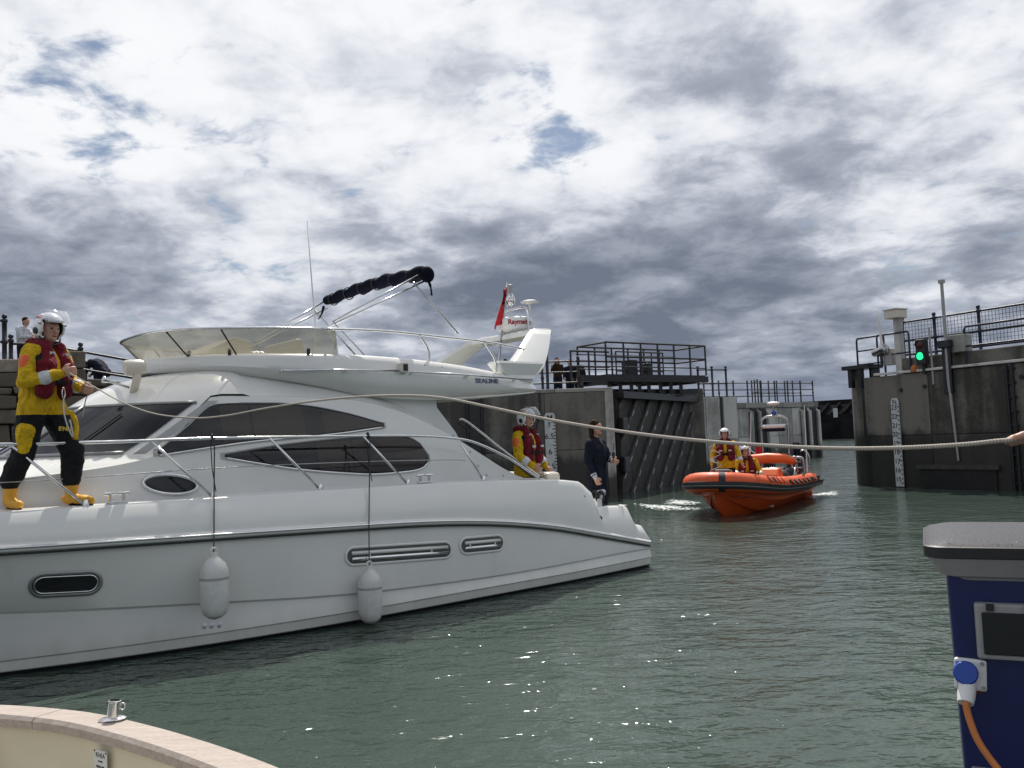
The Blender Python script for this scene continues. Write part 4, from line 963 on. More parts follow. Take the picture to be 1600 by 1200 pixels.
# horn / searchlight on the roof ahead of the flybridge
hn = empty('searchlight', (0, 0, 0)); hn.parent = yacht
q = on_y(211, 574, .75); q2 = on_y(205, 598, .75)
MB().lathe([(.07, -.11), (.085, -.09), (.085, .05), (.065, .10), (.03, .11)], 16, Matrix.Translation(q) @ Matrix.Rotation(R_(-84), 4, 'Y')).build('lamp_body', 'gelcoat_cream', hn, smooth=40)
MB().tube([q, Vector((q.x-.02, q.y, q.z-.12)), Vector((q2.x-.02, .75, cab_z(q2.x-.02, .75)-.02))], [.05, .045, .04], 10).build('stem', 'gelcoat_cream', hn, smooth=True)
q3 = on_y(183, 600, .75); MB().lathe([(.012, 0), (.014, .2), (.035, .26), (.04, .28)], 12, Matrix.Translation(Vector((q2.x+.02, .75, cab_z(q2.x, .75)+.05))) @ Matrix.Rotation(R_(72), 4, 'Y')).build('horn', 'chrome', hn, smooth=True)
# ---- guard rails along the side decks
gr_ = empty('guard_rail', (0, 0, 0)); gr_.parent = yacht
def rb_(s): return f_bd(s)-.09
def rail_pts(sgn, kind):
    if kind == 'top':
        pts = [(12.3, 2.2), (11, 2.14), (9.5, 2.08), (7.886, 2.035), (6.83, 2.025), (6.04, 2.03), (4.29, 2.005), (3.6, 1.985), (3.14, 1.95), (2.75, 1.885), (2.25, 1.69), (1.9, 1.5), (1.66, 1.37)]
    else: pts = [(12.2, 1.9), (9.5, 1.76), (7.9, 1.70), (6.0, 1.73), (4.3, 1.715), (3.1, 1.68), (2.86, 1.66)]
    return smooth_path([(s, sgn*max(.05, rb_(s) - (.03 if kind == 'top' else .06)), z) for s, z in pts], 5)
for sgn in (1, -1):
    MB().tube(rail_pts(sgn, 'top'), .016, 8).build('top_rail', 'chrome', gr_, smooth=True)
    MB().tube(rail_pts(sgn, 'wire'), .005, 6).build('wire', 'steel', gr_, smooth=True)
    for (xa, ya), (xb, yb) in (((20, 694), (136, 794)), ((235, 687), (333, 777)), ((420, 683), (500, 764)), ((567, 681), (637, 754)), ((716, 686), (756, 751))):
        a_ = on_y(xa, ya, 1.85); b_ = on_y(xb, yb, 1.90); a_.y = sgn*(rb_(a_.x)-.03); b_.y = sgn*(rb_(b_.x)+.03); b_.z = f_zd(b_.x)-.005
        so_ = MB().tube([a_, b_], .0135, 8).build('stanchion', 'chrome', gr_, smooth=True)
        MB().lathe([(.03, 0), (.03, .02), (.018, .06)], 10, Matrix.Translation(b_)).build('stanchion_foot', 'chrome', so_, smooth=40)
    for s in (9.6, 11): MB().tube([(s+.3, sgn*(rb_(s+.3)-.03), 2.1), (s, sgn*rb_(s), f_zd(s))], .0135, 8).build('stanchion', 'chrome', gr_, smooth=True)
    for px, py in ((183, 788), (662, 752)):       # mooring cleats on the deck edge
        c = on_y(px, py, 1.9); s = c.x; z = f_zd(s); b = sgn*(f_bd(s)-.05)
        cl = MB().box((s, b, z+.012), (.20, .05, .016)).build('mooring_cleat', 'chrome', yacht, bevel=.005)
        for d in (-.06, .06):
            MB().tube([(s+d, b, z+.01), (s+d, b, z+.09)], .016, 8).build('cleat_post', 'chrome', cl)
            MB().tube([(s+d-.05, b, z+.095), (s+d+.05, b, z+.095)], .013, 8).build('cleat_horn', 'chrome', cl)
# stair handrail on the quarter
MB().tube(smooth_path([on_y(718, 655, 1.25), on_y(732, 660, 1.25), on_y(790, 706, 1.3), on_y(850, 749, 1.4)], 5), .014, 8).build('stair_handrail', 'chrome', yacht, smooth=True)
MB().tube(smooth_path([on_y(716, 661, 1.25), on_y(780, 706, 1.3), on_y(838, 750, 1.4)], 5), .014, 8).build('stair_handrail', 'black_rubber', yacht, smooth=True)
# stern winch with hose
wc = empty('warping_winch', (0, 0, 0)); wc.parent = yacht
q = on_y(934, 776, 1.78); Mw = Matrix.Translation(q)
MB().lathe([(.09, -.05), (.095, -.04), (.05, -.03), (.05, .03), (.095, .04), (.09, .05)], 16, Mw @ Matrix.Rotation(R_(90), 4, 'X')).build('drum', 'black_rubber', wc, smooth=40)
MB().lathe([(.03, -.07), (.03, .07)], 12, Mw @ Matrix.Rotation(R_(90), 4, 'X')).build('hub', 'chrome', wc); MB().sphere(q+Vector((-.1, 0, .05)), .05, 10, 8).build('motor', 'steel', wc, smooth=True)
MB().tube(smooth_path([q+Vector((-.03, .02, -.05)), q+Vector((-.1, .03, -.16)), q+Vector((-.22, .04, -.17)), q+Vector((-.28, .04, -.2))], 4), .02, 8).build('strap', 'black_rubber', wc, smooth=True)
MB().box(q+Vector((.02, 0, -.1)), (.1, .12, .16)).build('bracket', 'gelcoat', wc, bevel=.02)
MB().box(on_y(975, 791, 1.85)+Vector((0, -.1, .005)), (.2, .14, .012)).build('deck_hatch', 'deck_white', yacht, bevel=.004)

# ---- fenders hanging from the rail
def fender(px, ytop, ybot, yrail, r, label):
    a = on_y(px, ytop, 2.28); b_ = on_y(px, ybot, 2.28); h = a.z-b_.z; s = a.x
    g = empty('fender', yw(s, 2.28, b_.z), math.pi+YTH, label, 'fender', 'fenders along the yacht side')
    prof = [(.01, 0), (r*.45, .015), (r*.8, .05), (r*.97, .12), (r, .2), (r, h-.22), (r*.96, h-.16), (r*.8, h-.1), (r*.42, h-.05), (.035, h-.03), (.035, h), (.02, h+.005)]
    fo = MB().lathe(prof, 24).build('body', 'fender_white', g, smooth=50)
    MB().lathe([(r*1.004, h*.60), (r*1.006, h*.62), (r*1.004, h*.64)], 24, cap=False).build('seam', 'grey_plastic', fo, smooth=True)
    MB().tube([Vector((.03*math.cos(t_), 0, h+.015+.03*math.sin(t_))) for t_ in np.linspace(0, 2*math.pi, 13)[:-1]], .012, 6, closed=True).build('eye', 'fender_white', g)
    R0 = on_y(px, yrail, rb_(s)-.03); q1 = on_y(px, (ytop+yrail)/2, f_bd(s)+.06); dS = R0.x-s; rz = R0.z-b_.z; rbb = R0.y-2.28
    def lk(b, z): f_ = (2.28-b)/(2.28-R0.y); return Vector((dS*f_, b-2.28, z-b_.z))
    MB().tube([Vector((0, 0, h)), lk(f_bs(s)+.05, f_zs(s)), lk(f_bd(s)+.05, f_zd(s)+.0), Vector((dS, rbb+.02, rz))], .0065, 6).build('lanyard', 'black_rubber', g)
    MB().tube([Vector((dS+.02, rbb+.02*math.cos(t_), rz+.005+.03*math.sin(t_))) for t_ in np.linspace(0, 6.28, 9)[:-1]], .011, 6, closed=True).build('hitch', 'black_rubber', g)
    MB().tube([Vector((dS+.035, rbb, rz)), Vector((dS+.03, rbb+.02, rz-.3)), Vector((dS+.0, rbb+.03, f_zd(s)-b_.z+.05))], .005, 6).build('tail', 'black_rubber', g)
fender(334, 864, 968, 684, .132, 'scuffed white fender hanging nearest the bow, below the forward rail')
fender(577, 884, 975, 681, .128, 'scuffed white fender hanging amidships beside the long hull vent')
# ------------------------------------------------------------------ people
class Body:
    """tapered capsules and ellipsoids fused into one skin; each piece carries a material"""
    def __init__(s): s.p = []
    def cap(s, a, ra, b, rb, mat): s.p.append(('c', Vector(a), ra, Vector(b), rb, mat)); return s
    def ell(s, c, r, mat): s.p.append(('e', Vector(c), Vector(r), None, None, mat)); return s
    def hand(s, w, d, side, mat='skin', curl=.9, sc=1.0, glove=None):
        """w wrist, d pointing along the forearm, side: direction of the thumb"""
        w = Vector(w); d = Vector(d).normalized(); side = Vector(side); side = (side-d*side.dot(d)).normalized(); pn = d.cross(side)   # pn: back of the hand
        mt = glove or mat
        for k, (o, L) in enumerate(((.030, .070), (.010, .078), (-.011, .074), (-.031, .060))):
            kn = w+d*.085*sc+side*o*sc; s.cap(w+side*o*.5*sc, .016*sc, kn, .013*sc, mt)
            m1 = kn+(d*math.cos(curl*.7)-pn*math.sin(curl*.7))*L*.5*sc; m2 = m1+(d*math.cos(curl*1.7)-pn*math.sin(curl*1.7))*L*.5*sc
            s.cap(kn, .0115*sc, m1, .0105*sc, mt); s.cap(m1, .0105*sc, m2, .009*sc, mt)
        t0 = w+d*.02*sc+side*.025*sc; t1 = t0+(d*.6+side*.7-pn*.3).normalized()*.045*sc; t2 = t1+(d*.8-pn*.5+side*.05).normalized()*.035*sc
        s.cap(t0, .016*sc, t1, .013*sc, mt); s.cap(t1, .013*sc, t2, .010*sc, mt); return s
    def sdf(s, P):
        """distance of the points P (n,3) to each piece"""
        D = np.empty((len(s.p), len(P)))
        for i, (k, a, ra, b, rb, _) in enumerate(s.p):
            A = np.array(a)
            if k == 'c':
                B = np.array(b); ab = B-A; L2 = max(1e-9, ab@ab); t = np.clip((P-A)@ab/L2, 0, 1); D[i] = np.linalg.norm(P-A-t[:, None]*ab, axis=1)-(ra+(rb-ra)*t)
            else:
                R = np.array(ra); q = (P-A)/R; n_ = np.linalg.norm(q, axis=1); D[i] = (n_-1)*R.min()
        return D
    def build(s, name, parent, voxel=.012, it=4, hem=None, wrinkle=.034):
        mb = MB()
        for k, a, ra, b, rb, _ in s.p:
            if k == 'c':
                d = b-a; L = d.length; q = d.to_track_quat('Z', 'Y').to_matrix().to_4x4() if L > 1e-6 else Matrix.Identity(4)
                prof = [(ra*math.sin(t), -ra*math.cos(t)) for t in np.linspace(.05, math.pi/2, 5)] + [(rb*math.sin(t), L-rb*math.cos(t)) for t in np.linspace(math.pi/2, math.pi-.05, 5)]
                mb.lathe(prof, 12, Matrix.Translation(a) @ q)
            else: mb.sphere(a, ra, 16, 12)
        names = []
        for x in s.p:
            if x[5] not in names: names.append(x[5])
        me = mb.mesh(name, names); tmp = bpy.data.objects.new('tmp', me); COL.objects.link(tmp)
        r = tmp.modifiers.new('r', 'REMESH'); r.mode = 'VOXEL'; r.voxel_size = voxel; r.adaptivity = 0
        sm = tmp.modifiers.new('s', 'SMOOTH'); sm.factor = .5; sm.iterations = it
        dg = bpy.context.evaluated_depsgraph_get(); dg.update(); out = bpy.data.meshes.new_from_object(tmp.evaluated_get(dg)); bpy.data.objects.remove(tmp)
        if wrinkle:      # creases in the cloth, none on skin
            nv = len(out.vertices); V = np.empty(nv*3); out.vertices.foreach_get('co', V); V = V.reshape(-1, 3); Nn = np.empty(nv*3); out.vertices.foreach_get('normal', Nn); Nn = Nn.reshape(-1, 3)
            rs = np.random.RandomState(len(s.p)+nv % 97); h = np.zeros(nv)
            for k in range(7):
                w_ = rs.normal(size=3); w_ *= rs.uniform(22, 60)/np.linalg.norm(w_); warp = .9*np.sin(V @ rs.normal(size=3)*14+rs.uniform(0, 6))
                h += (1-np.abs(np.sin(V @ w_*.5+warp+rs.uniform(0, 6))))**2.0*rs.uniform(.5, 1)
            h = (h/7-.22)*wrinkle; soft = np.array([0.0 if x[5] == 'skin' else 1.0 for x in s.p])[s.sdf(V).argmin(0)]
            V += Nn*(h*soft)[:, None]; out.vertices.foreach_set('co', V.ravel()); out.update()
        n = len(out.polygons); c = np.empty(n*3); out.polygons.foreach_get('center', c); c = c.reshape(-1, 3)
        D = s.sdf(c); idx = D.argmin(0); mi = np.array([names.index(x[5]) for x in s.p])[idx]
        if hem: mi[(c[:, 2] > hem[0]) & (mi == names.index(hem[2]))] = names.index(hem[1])
        out.materials.clear()
        for k in names: out.materials.append(M_(k))
        out.polygons.foreach_set('material_index', mi.astype(np.int32)); out.polygons.foreach_set('use_smooth', [True]*n); out.name = name; out.update()
        return link(name, out, parent)
def lerp(a, b, t): return Vector(a).lerp(Vector(b), t)
def head_parts(B, hc, yaw, tilt=0.0, hair=None):
    """face towards local +y turned by yaw (left positive)"""
    f = Vector((-math.sin(yaw), math.cos(yaw), tilt)).normalized(); r = Vector((math.cos(yaw), math.sin(yaw), 0)); u = r.cross(f); hc = Vector(hc)
    B.ell(hc, (.078, .092, .105), 'skin'); B.ell(hc+f*.03-u*.06, (.055, .06, .06), 'skin')
    B.cap(hc+f*.088+u*.015, .010, hc+f*.108-u*.022, .014, 'skin')          # nose
    B.cap(hc+f*.078+u*.035+r*.03, .012, hc+f*.078+u*.035-r*.03, .012, 'skin')   # brow
    B.cap(hc+f*.085-u*.088, .016, hc+f*.075-u*.10, .016, 'skin')           # chin
    for sg in (1, -1): B.ell(hc+r*sg*.078-f*.005-u*.01, (.014, .022, .03), 'skin')   # ears
    return f, r, u
def face_marks(root, hc, f, r, u):
    hc = Vector(hc); m_ = MB()
    for sg in (1, -1): m_.sphere(hc+f*.083+u*.012+r*sg*.031, (.011, .009, .007), 8, 6)
    m_.build('eyes', 'letter_black', root, smooth=True)
    mm = MB(); mm.tube([hc+f*.094-u*.055+r*x-f*abs(x)*.35 for x in (-.024, -.012, 0, .012, .024)], [.003, .005, .005, .005, .003], 6); mm.build('mouth', 'letter_red', root, smooth=True)
def helmet(root, hc, f, r, u, visor='up', text=True):
    hc = Vector(hc)+u*.015; g = empty('helmet', (0, 0, 0)); g.parent = root
    Mh = Matrix(((r.x, f.x, u.x, hc.x), (r.y, f.y, u.y, hc.y), (r.z, f.z, u.z, hc.z), (0, 0, 0, 1)))
    def shell(R, cut):
        sp = MB().sphere((0, 0, 0), R, 40, 28); keep = []
        for fc in sp.f:
            c = sum((Vector(sp.v[i]) for i in fc), Vector())/len(fc)
            face = c.y > R[1]*.30 and c.z < .055+.25*(R[1]-c.y) and abs(c.x) < R[0]*.86
            if not (face or c.z < -.115 or (c.y > R[1]*.05 and c.z < -.095)): keep.append(fc)
        sp.f = keep; sp.mi = [0]*len(keep); sp.v = [tuple(Mh @ Vector(v)) for v in sp.v]; return sp
    o = shell(Vector((.128, .148, .142)), 0).build('shell', 'helmet_white', g, smooth=True, fix=True)
    sl = o.modifiers.new('solid', 'SOLIDIFY'); sl.thickness = .018; sl.offset = -1
    li = shell(Vector((.110, .130, .124)), 0).build('lining', 'black_rubber', g, smooth=True); li.modifiers.new('solid', 'SOLIDIFY').thickness = .008
    for sg in (1, -1):
        Md = Mh @ Matrix.Translation((sg*.122, -.005, -.035)) @ Matrix.Rotation(R_(90*sg), 4, 'Y')
        MB().lathe([(.030, -.01), (.030, .012), (.02, .016)], 16, Md).build('ear_vent', 'black_rubber', g, smooth=40)
        MB().lathe([(.012, -.005), (.012, .012)], 10, Mh @ Matrix.Translation((sg*.123, .045, .035)) @ Matrix.Rotation(R_(90*sg), 4, 'Y')).build('visor_pivot', 'grey_plastic', g)
        MB().tube([Mh @ Vector(p) for p in ((sg*.105, .02, -.08), (sg*.085, .05, -.125), (sg*.03, .075, -.145), (0, .08, -.147))], .008, 6).build('chin_strap', 'black_rubber', g)
    if visor == 'up':
        rows = []
        for q in np.linspace(0, 1, 7):
            el = R_(38+32*q*-1+20) ; rr = .155+.03*(1-q)
            el = R_(62-50*q); rows.append([Mh @ Vector((math.sin(a)*(.133+.006), math.cos(a)*rr*math.cos(el)+.015+.045*q, .02+rr*math.sin(el)*(.88))) for a in np.linspace(-1.15, 1.15, 17)])
        MB().grid(rows).build('visor', 'visor', g, smooth=True)
    if text:
        for sg in (1, -1):
            nrm = (r*sg*.72+u*.62-f*.22).normalized(); R = Vector((.128, .148, .142))
            c = hc+r*(nrm.dot(r)*R.x)+f*(nrm.dot(f)*R.y)+u*(nrm.dot(u)*R.z); xd = f*sg; yd = u-nrm*u.dot(nrm)
            to = text_obj('helmet_lettering', 'RNLI', frame(c, xd-nrm*xd.dot(nrm), yd), .058, 'letter_red', g, .004, 1.0, .002)
            for v in to.data.vertices:
                q = v.co-hc; e = Vector((q.dot(r)/R.x, q.dot(f)/R.y, q.dot(u)/R.z)); k = (1.012 if e.length > 1.0 else 1.004)/e.length; e *= k
                v.co = hc+r*(e.x*R.x)+f*(e.y*R.y)+u*(e.z*R.z)
    return g
def vest(root, J, mat='red_vest', voxel=.016, big=1.0):
    """buoyancy jacket: collar, two front lobes, back panel and belt"""
    B = Body(); ch, pe = J['chest'], J['pelvis']; ax = (J['neck']-pe).normalized(); f = J['fwd']; r = J['right']
    up_ = J['neck']
    for sg in (1, -1):
        c0 = up_+r*sg*.088+f*.055+ax*.005; c1 = ch+r*sg*.105+f*.125+ax*.02; c2 = ch+r*sg*.115+f*.13-ax*.22
        B.cap(c0, .062*big, c1, .082*big, mat); B.cap(c1, .082*big, c2, .074*big, mat); B.cap(c1+r*sg*.05, .06, c2+r*sg*.05, .055, mat)
        B.cap(c0, .062*big, up_+r*sg*.08-f*.085+ax*.015, .062*big, mat)
        B.cap(ch+r*sg*.12+f*.14-ax*.12, .068, ch+r*sg*.19+f*.0-ax*.13, .045, 'black_suit'); B.cap(ch+r*sg*.19-ax*.13, .045, ch+r*sg*.1-f*.135-ax*.13, .045, 'black_suit')
        B.cap(c1+r*sg*.03-ax*.02, .066, c1+r*sg*.10+ax*.10-f*.10, .04, 'black_suit')
    B.cap(up_+r*.08-f*.085+ax*.015, .062, up_-r*.08-f*.085+ax*.015, .062, mat)
    B.cap(up_-f*.10-ax*.06, .06, ch-f*.125-ax*.15, .055, mat)
    B.cap(ch+r*.09+f*.17-ax*.13, .03, ch-r*.09+f*.17-ax*.13, .03, 'black_suit')
    v = B.build('life_jacket', root, voxel, 3)
    for sg in (1, -1):
        c = ch+r*sg*.11+f*.212-ax*.04; MB().box(c, (.075, .012, .03), Matrix(((r.x, f.x, ax.x), (r.y, f.y, ax.y), (r.z, f.z, ax.z)))).build('reflective_tape', 'reflective', v)
        c = up_+r*sg*.10+f*.150-ax*.09; MB().box(c, (.06, .012, .09), Matrix(((r.x, f.x, ax.x), (r.y, f.y, ax.y), (r.z, f.z, ax.z)))).build('reflective_tape', 'reflective', v)
    return v
def person(label, loc, yaw, pose, suit, group=None, voxel=.013, helm=None, jacket=False, hair=None, scale=1.0, boots=None, face=True, patches=False, hands=True, long_hair=False):
    root = empty('person', loc, yaw, label, 'person', group); root.scale = (scale,)*3
    J = dict(pelvis=(0, 0, .95), chest=(0, .0, 1.28), neck=(0, .0, 1.46), head=(0, .02, 1.63), shR=(.178, 0, 1.385), shL=(-.178, 0, 1.385), elR=(.26, -.02, 1.11), elL=(-.26, -.02, 1.11), haR=(.27, .1, .90), haL=(-.27, .1, .90),
             hipR=(.09, 0, .92), hipL=(-.09, 0, .92), knR=(.10, .02, .50), knL=(-.10, .02, .50), anR=(.11, -.01, .09), anL=(-.11, -.01, .09), toeR=(.14, .15, .04), toeL=(-.14, .15, .04), hyaw=0.0, htilt=0.0)
    J.update(pose)
    for k, v in J.items():
        if isinstance(v, tuple): J[k] = Vector(v)
    J['right'] = (J['shR']-J['shL']).normalized(); ax = (J['neck']-J['pelvis']).normalized(); J['fwd'] = ax.cross(J['right']).normalized()
    top, low_, cuff = suit['top'], suit['low'], suit.get('cuff', suit['top'])
    B = Body(); r = J['right']; f = J['fwd']; bk = suit.get('bulk', 1.0)
    for sg in (1, -1):
        B.cap(J['pelvis']+r*sg*.065, .118*bk, J['chest']+r*sg*.075-ax*.18, .115*bk, low_ if suit.get('high') else top)
        B.cap(J['chest']+r*sg*.075-ax*.18, .118*bk, J['chest']+r*sg*.085, .125*bk, top); B.cap(J['chest']+r*sg*.085, .12*bk, J['neck']+r*sg*.07-ax*.07, .085*bk, top)
        B.cap(J['pelvis']+r*sg*.075-ax*.02, .115*bk, J['pelvis']+r*sg*.075-ax*.08, .11*bk, low_)
    B.ell(J['chest']-ax*.02+f*.02, (.15*bk, .125*bk, .2), top)
    B.cap(J['shR']-ax*.01, .074*bk, J['shL']-ax*.01, .074*bk, top); B.cap(J['neck']-ax*.06, .075, J['neck']+ax*.0, .06, suit.get('collar', top)); B.cap(J['neck']-ax*.02, .052, J['head']-ax*.05, .05, 'skin')
    for S in ('R', 'L'):
        sg = 1 if S == 'R' else -1; B.cap(J['neck']-ax*.035, .062, J['sh'+S]+ax*.005, .066*bk, top)
        B.cap(J['sh'+S], .078*bk, J['el'+S], .060*bk, top); m_ = lerp(J['el'+S], J['ha'+S], .82); B.cap(J['el'+S], .060*bk, m_, .046*bk, top); B.cap(m_, .048*bk, J['ha'+S], .036, cuff)
        d = (J['ha'+S]-J['el'+S]).normalized()
        if jacket:
            B.cap(lerp(J['el'+S], J['ha'+S], .50), .0585*bk, lerp(J['el'+S], J['ha'+S], .60), .0565*bk, 'reflective')
            o_ = (J['right']*sg*.7-J['fwd']*.1+ax*.35).normalized(); B.cap(lerp(J['sh'+S], J['el'+S], .30)+o_*.022, .061*bk, lerp(J['sh'+S], J['el'+S], .55)+o_*.014, .058*bk, 'orange_pod')
        if boots: B.cap(J['an'+S]-Vector((0, 0, .062)), .034, J['toe'+S]-Vector((0, 0, .018)), .032, 'black_suit')
        if hands: B.hand(J['ha'+S], d, J.get('thumb'+S, Vector((0, .3, 1))), curl=J.get('curl', 1.0), sc=1.05)
        else: B.ell(J['ha'+S]+d*.05, (.04, .04, .05), 'skin')
        B.cap(J['hip'+S], .115*bk, J['kn'+S], .092*bk, low_); B.cap(J['kn'+S], .094*bk, J['an'+S]+Vector((0, 0, .16)), .080*bk, low_)
        bt = boots or 'black_suit'; B.cap(J['an'+S]+Vector((0, 0, .14)), .066, J['an'+S], .055, bt); B.cap(J['an'+S]-Vector((0, 0, .03)), .05, J['toe'+S], .042, bt)
        B.cap(J['an'+S]-Vector((0, 0, .04)), .046, J['an'+S]-(J['toe'+S]-J['an'+S])*.25-Vector((0, 0, .045)), .042, bt)
        if patches:
            k = lerp(J['hip'+S], J['kn'+S], .5); B.cap(k+r*sg*.045+f*.02, .088, lerp(J['hip'+S], J['kn'+S], .95)+r*sg*.03+f*.02, .075, 'yellow_suit' if S == 'R' else low_)
    ff, rr, uu = head_parts(B, J['head'], J['hyaw'], J['htilt'])
    B.build('body', root, voxel, hem=(suit['hem'], top, low_) if suit.get('hem') else None)
    if face: face_marks(root, J['head'], ff, rr, uu)
    if helm: helmet(root, J['head'], ff, rr, uu, helm)
    if jacket: vest(root, J)
    if hair:
        H = Body(); hc = J['head']; H.ell(hc+uu*.035-ff*.022, (.090, .095, .095), hair); H.cap(hc-ff*.05+uu*.02, .07, hc-ff*.06-uu*.06, .055, hair)
        if long_hair:
            for sg in (1, -1): H.cap(hc+rr*sg*.06-ff*.02+uu*.02, .035, hc+rr*sg*.075-ff*.03-uu*.16, .03, hair)
            H.cap(hc-ff*.06, .065, hc-ff*.07-uu*.2, .05, hair)
        H.build('hair', root, .012, 3)
    return root, J
def yaw_to(dx, dy): return math.atan2(-dx, dy)       # turn local +y to face (dx, dy)
CREW = dict(top='yellow_suit', low='black_suit', cuff='black_suit', collar='black_suit', bulk=1.12, hem=.83)
CREW_SEATED = dict(CREW, hem=None)
# ---- crewman on the bow of the yacht
s1, b1 = 7.52, 1.68
p1 = yw(s1, b1, 1.455)
yaw1 = yaw_to(.99, -.08)
r1, J1 = person('crewman in white helmet and yellow jacket holding a rope on the yacht side deck', p1, yaw1, dict(
    pelvis=(0, -.01, .93), chest=(.01, .02, 1.27), neck=(0, .04, 1.45), head=(.005, .07, 1.61), shR=(.185, .02, 1.385), shL=(-.185, .06, 1.385), elR=(.27, .01, 1.12), haR=(.15, .28, 1.19), elL=(-.26, .12, 1.13), haL=(-.08, .33, 1.07),
    hipR=(.09, -.03, .91), hipL=(-.09, .03, .91), knR=(.12, -.10, .50), knL=(-.12, .21, .51), anR=(.12, -.23, .09), anL=(-.13, .19, .09), toeR=(.20, -.09, .04), toeL=(-.13, .37, .04), hyaw=-.38, htilt=-.14, curl=1.25),
    CREW, voxel=.009, helm='up', jacket=True, boots='boot_yellow', patches=True)
text_obj('suit_lettering', 'RNLI', frame((.0, .215, .70), (-.66, .75, -.05), (.0, -.25, 1)), .05, 'letter_yellow', r1, .003, 1.0, .003)
# a karabiner and short line on the jacket front
MB().tube([Vector((.06+.022*math.cos(a), .24, 1.02+.05*math.sin(a))) for a in np.linspace(0, 2*math.pi, 15)[:-1]], .006, 6, closed=True).build('karabiner', 'chrome', r1, smooth=True)
MB().tube(smooth_path([(.06, .24, .97), (.09, .26, .85), (.05, .27, .72), (.0, .29, .62), (.03, .28, .78)], 5), .007, 6).build('safety_line', 'reflective', r1, smooth=True)
MB().tube(smooth_path([(.0, .27, .86), (-.03, .30, .74), (-.02, .30, .6)], 4), .022, 8).build('tool_pouch', 'yellow_suit', r1, smooth=True)
# ---- crewman in the cockpit
p2 = yw(1.32, 1.16, .55)
r2, J2 = person('crewman in white helmet and red life jacket standing in the yacht cockpit', p2, yaw_to(.80, -.5), dict(haR=(.24, .26, .98), elR=(.30, .06, 1.12), elL=(-.28, .04, 1.13), haL=(-.22, .20, .93), head=(0, .04, 1.62), hyaw=-.1, htilt=-.08), CREW, helm='up', jacket=True, boots='boot_yellow')
# ---- woman on the bathing platform
r3, J3 = person('woman in dark navy jacket standing on the yacht bathing platform', yw(.05, 1.28, .45), yaw_to(.85, -.5), dict(elR=(.26, -.02, 1.12), haR=(.27, .10, .88), elL=(-.25, .10, 1.15), haL=(-.12, .22, 1.12), hyaw=-.1),
                dict(top='navy_suit', low='navy_suit', cuff='shirt_white', collar='navy_suit', bulk=1.08), hair='hair_brown', scale=.965, long_hair=True)
rd3 = MB().box((-.10, .25, 1.20), (.05, .035, .10)).build('handheld_radio', 'black_rubber', r3, bevel=.008); MB().tube([(-.10, .25, 1.25), (-.12, .26, 1.38)], .006, 6).build('aerial', 'black_rubber', rd3)

# ------------------------------------------------------------------ the rescue boat
RS = Vector((7.3, 24.4, 0)); rib = empty('rescue_boat', RS+Vector((0, 0, -.02)), R_(240), 'orange inflatable rescue boat coming in through the lock entrance', 'boat')
rib.rotation_euler = (0, R_(-.3), R_(240)); rib.scale = (.87, .87, .87)
TR = .245
half = smooth_path([(-.25, 1.02, .56), (.6, 1.04, .56), (2.4, 1.06, .58), (4.2, 1.05, .64), (5.4, .96, .72), (6.3, .76, .82), (6.85, .42, .89), (7.02, 0, .91)], 7)
full = half + [Vector((p.x, -p.y, p.z)) for p in half[-2::-1]]
rr_ = [TR*min(1, .55+.45*min(i, len(full)-1-i)/6) for i in range(len(full))]
tb = MB(); tb.tube(full, rr_, 20); tube_ = tb.build('inflatable_tube', 'orange_tube', rib, smooth=60)
def tube_off(p, q, ang, k=1.0):
    """point on the skin of the tube at p (next point q); ang 0 outward, 90 up"""
    t = (q-p).normalized(); out = Vector((t.y, -t.x, 0)).normalized()
    if out.dot(Vector((p.x-3.0, p.y, 0))) < 0: out = -out
    return p+(out*math.cos(R_(ang))+Vector((0, 0, 1))*math.sin(R_(ang)))*TR*k
bn = MB()
rows = []
for i in range(1, len(full)-1):
    p, q = full[i], full[i+1]; rows.append([tube_off(p, q, a, k) for a, k in ((-38, 1.0), (-36, 1.10), (-22, 1.13), (-16, 1.06), (-10, 1.13), (4, 1.10), (6, 1.0))])
bn.grid(rows); bn.build('rubbing_band', 'black_rubber', rib, smooth=40)
gl_ = MB(); gl_.grid([[tube_off(full[i], full[i+1], a, 1.075) for a in (-17.5, -14.5)] for i in range(1, len(full)-1)]); gl_.build('band_line', 'grey_plastic', rib)
# grey wear patch over the bow
mid = len(full)//2
MB().tube(full[mid-5:mid-2], TR*1.015, 20).build('bow_band', 'sandbag_dark', rib, smooth=60)
MB().box((6.72, .22, 1.17), (.34, .36, .05), Matrix.Rotation(R_(-8), 3, 'Y')).build('bow_pad', 'grey_plastic', rib, bevel=.02)
# rigid hull under the tubes
hl_ = MB(); rows = []
for x in np.linspace(-.1, 6.95, 30):
    q = max(0, (x-3.5)/3.45); ch_b = 1.0*(1-q**2.6)+.02; ch_z = .34+.42*q**2.0; kz = -.42+.98*max(0, (x-4.6)/2.35)**2.2
    rows.append([(x, 0, kz), (x, ch_b*.30, kz+(ch_z-kz)*.30), (x, ch_b*.62, kz+(ch_z-kz)*.56+.02), (x, ch_b*.66, kz+(ch_z-kz)*.55), (x, ch_b*.98, ch_z-.08), (x, ch_b, ch_z+.06)])
hl_.grid(rows); hl_.grid([[mirror(p) for p in r] for r in rows], flip=True); hl_.build('rigid_hull', 'orange_tube', rib, smooth=30)
MB().box((-.08, 0, .3), (.08, 1.9, .9)).build('transom', 'orange_tube', rib)
dk = MB(); dk.add([(-.1, .9, .36), (4.2, .9, .40), (5.6, .75, .42), (6.5, .4, .5), (6.5, -.4, .5), (5.6, -.75, .42), (4.2, -.9, .40), (-.1, -.9, .36)], [tuple(range(8))]); dk.build('deck', 'grey_plastic', rib)
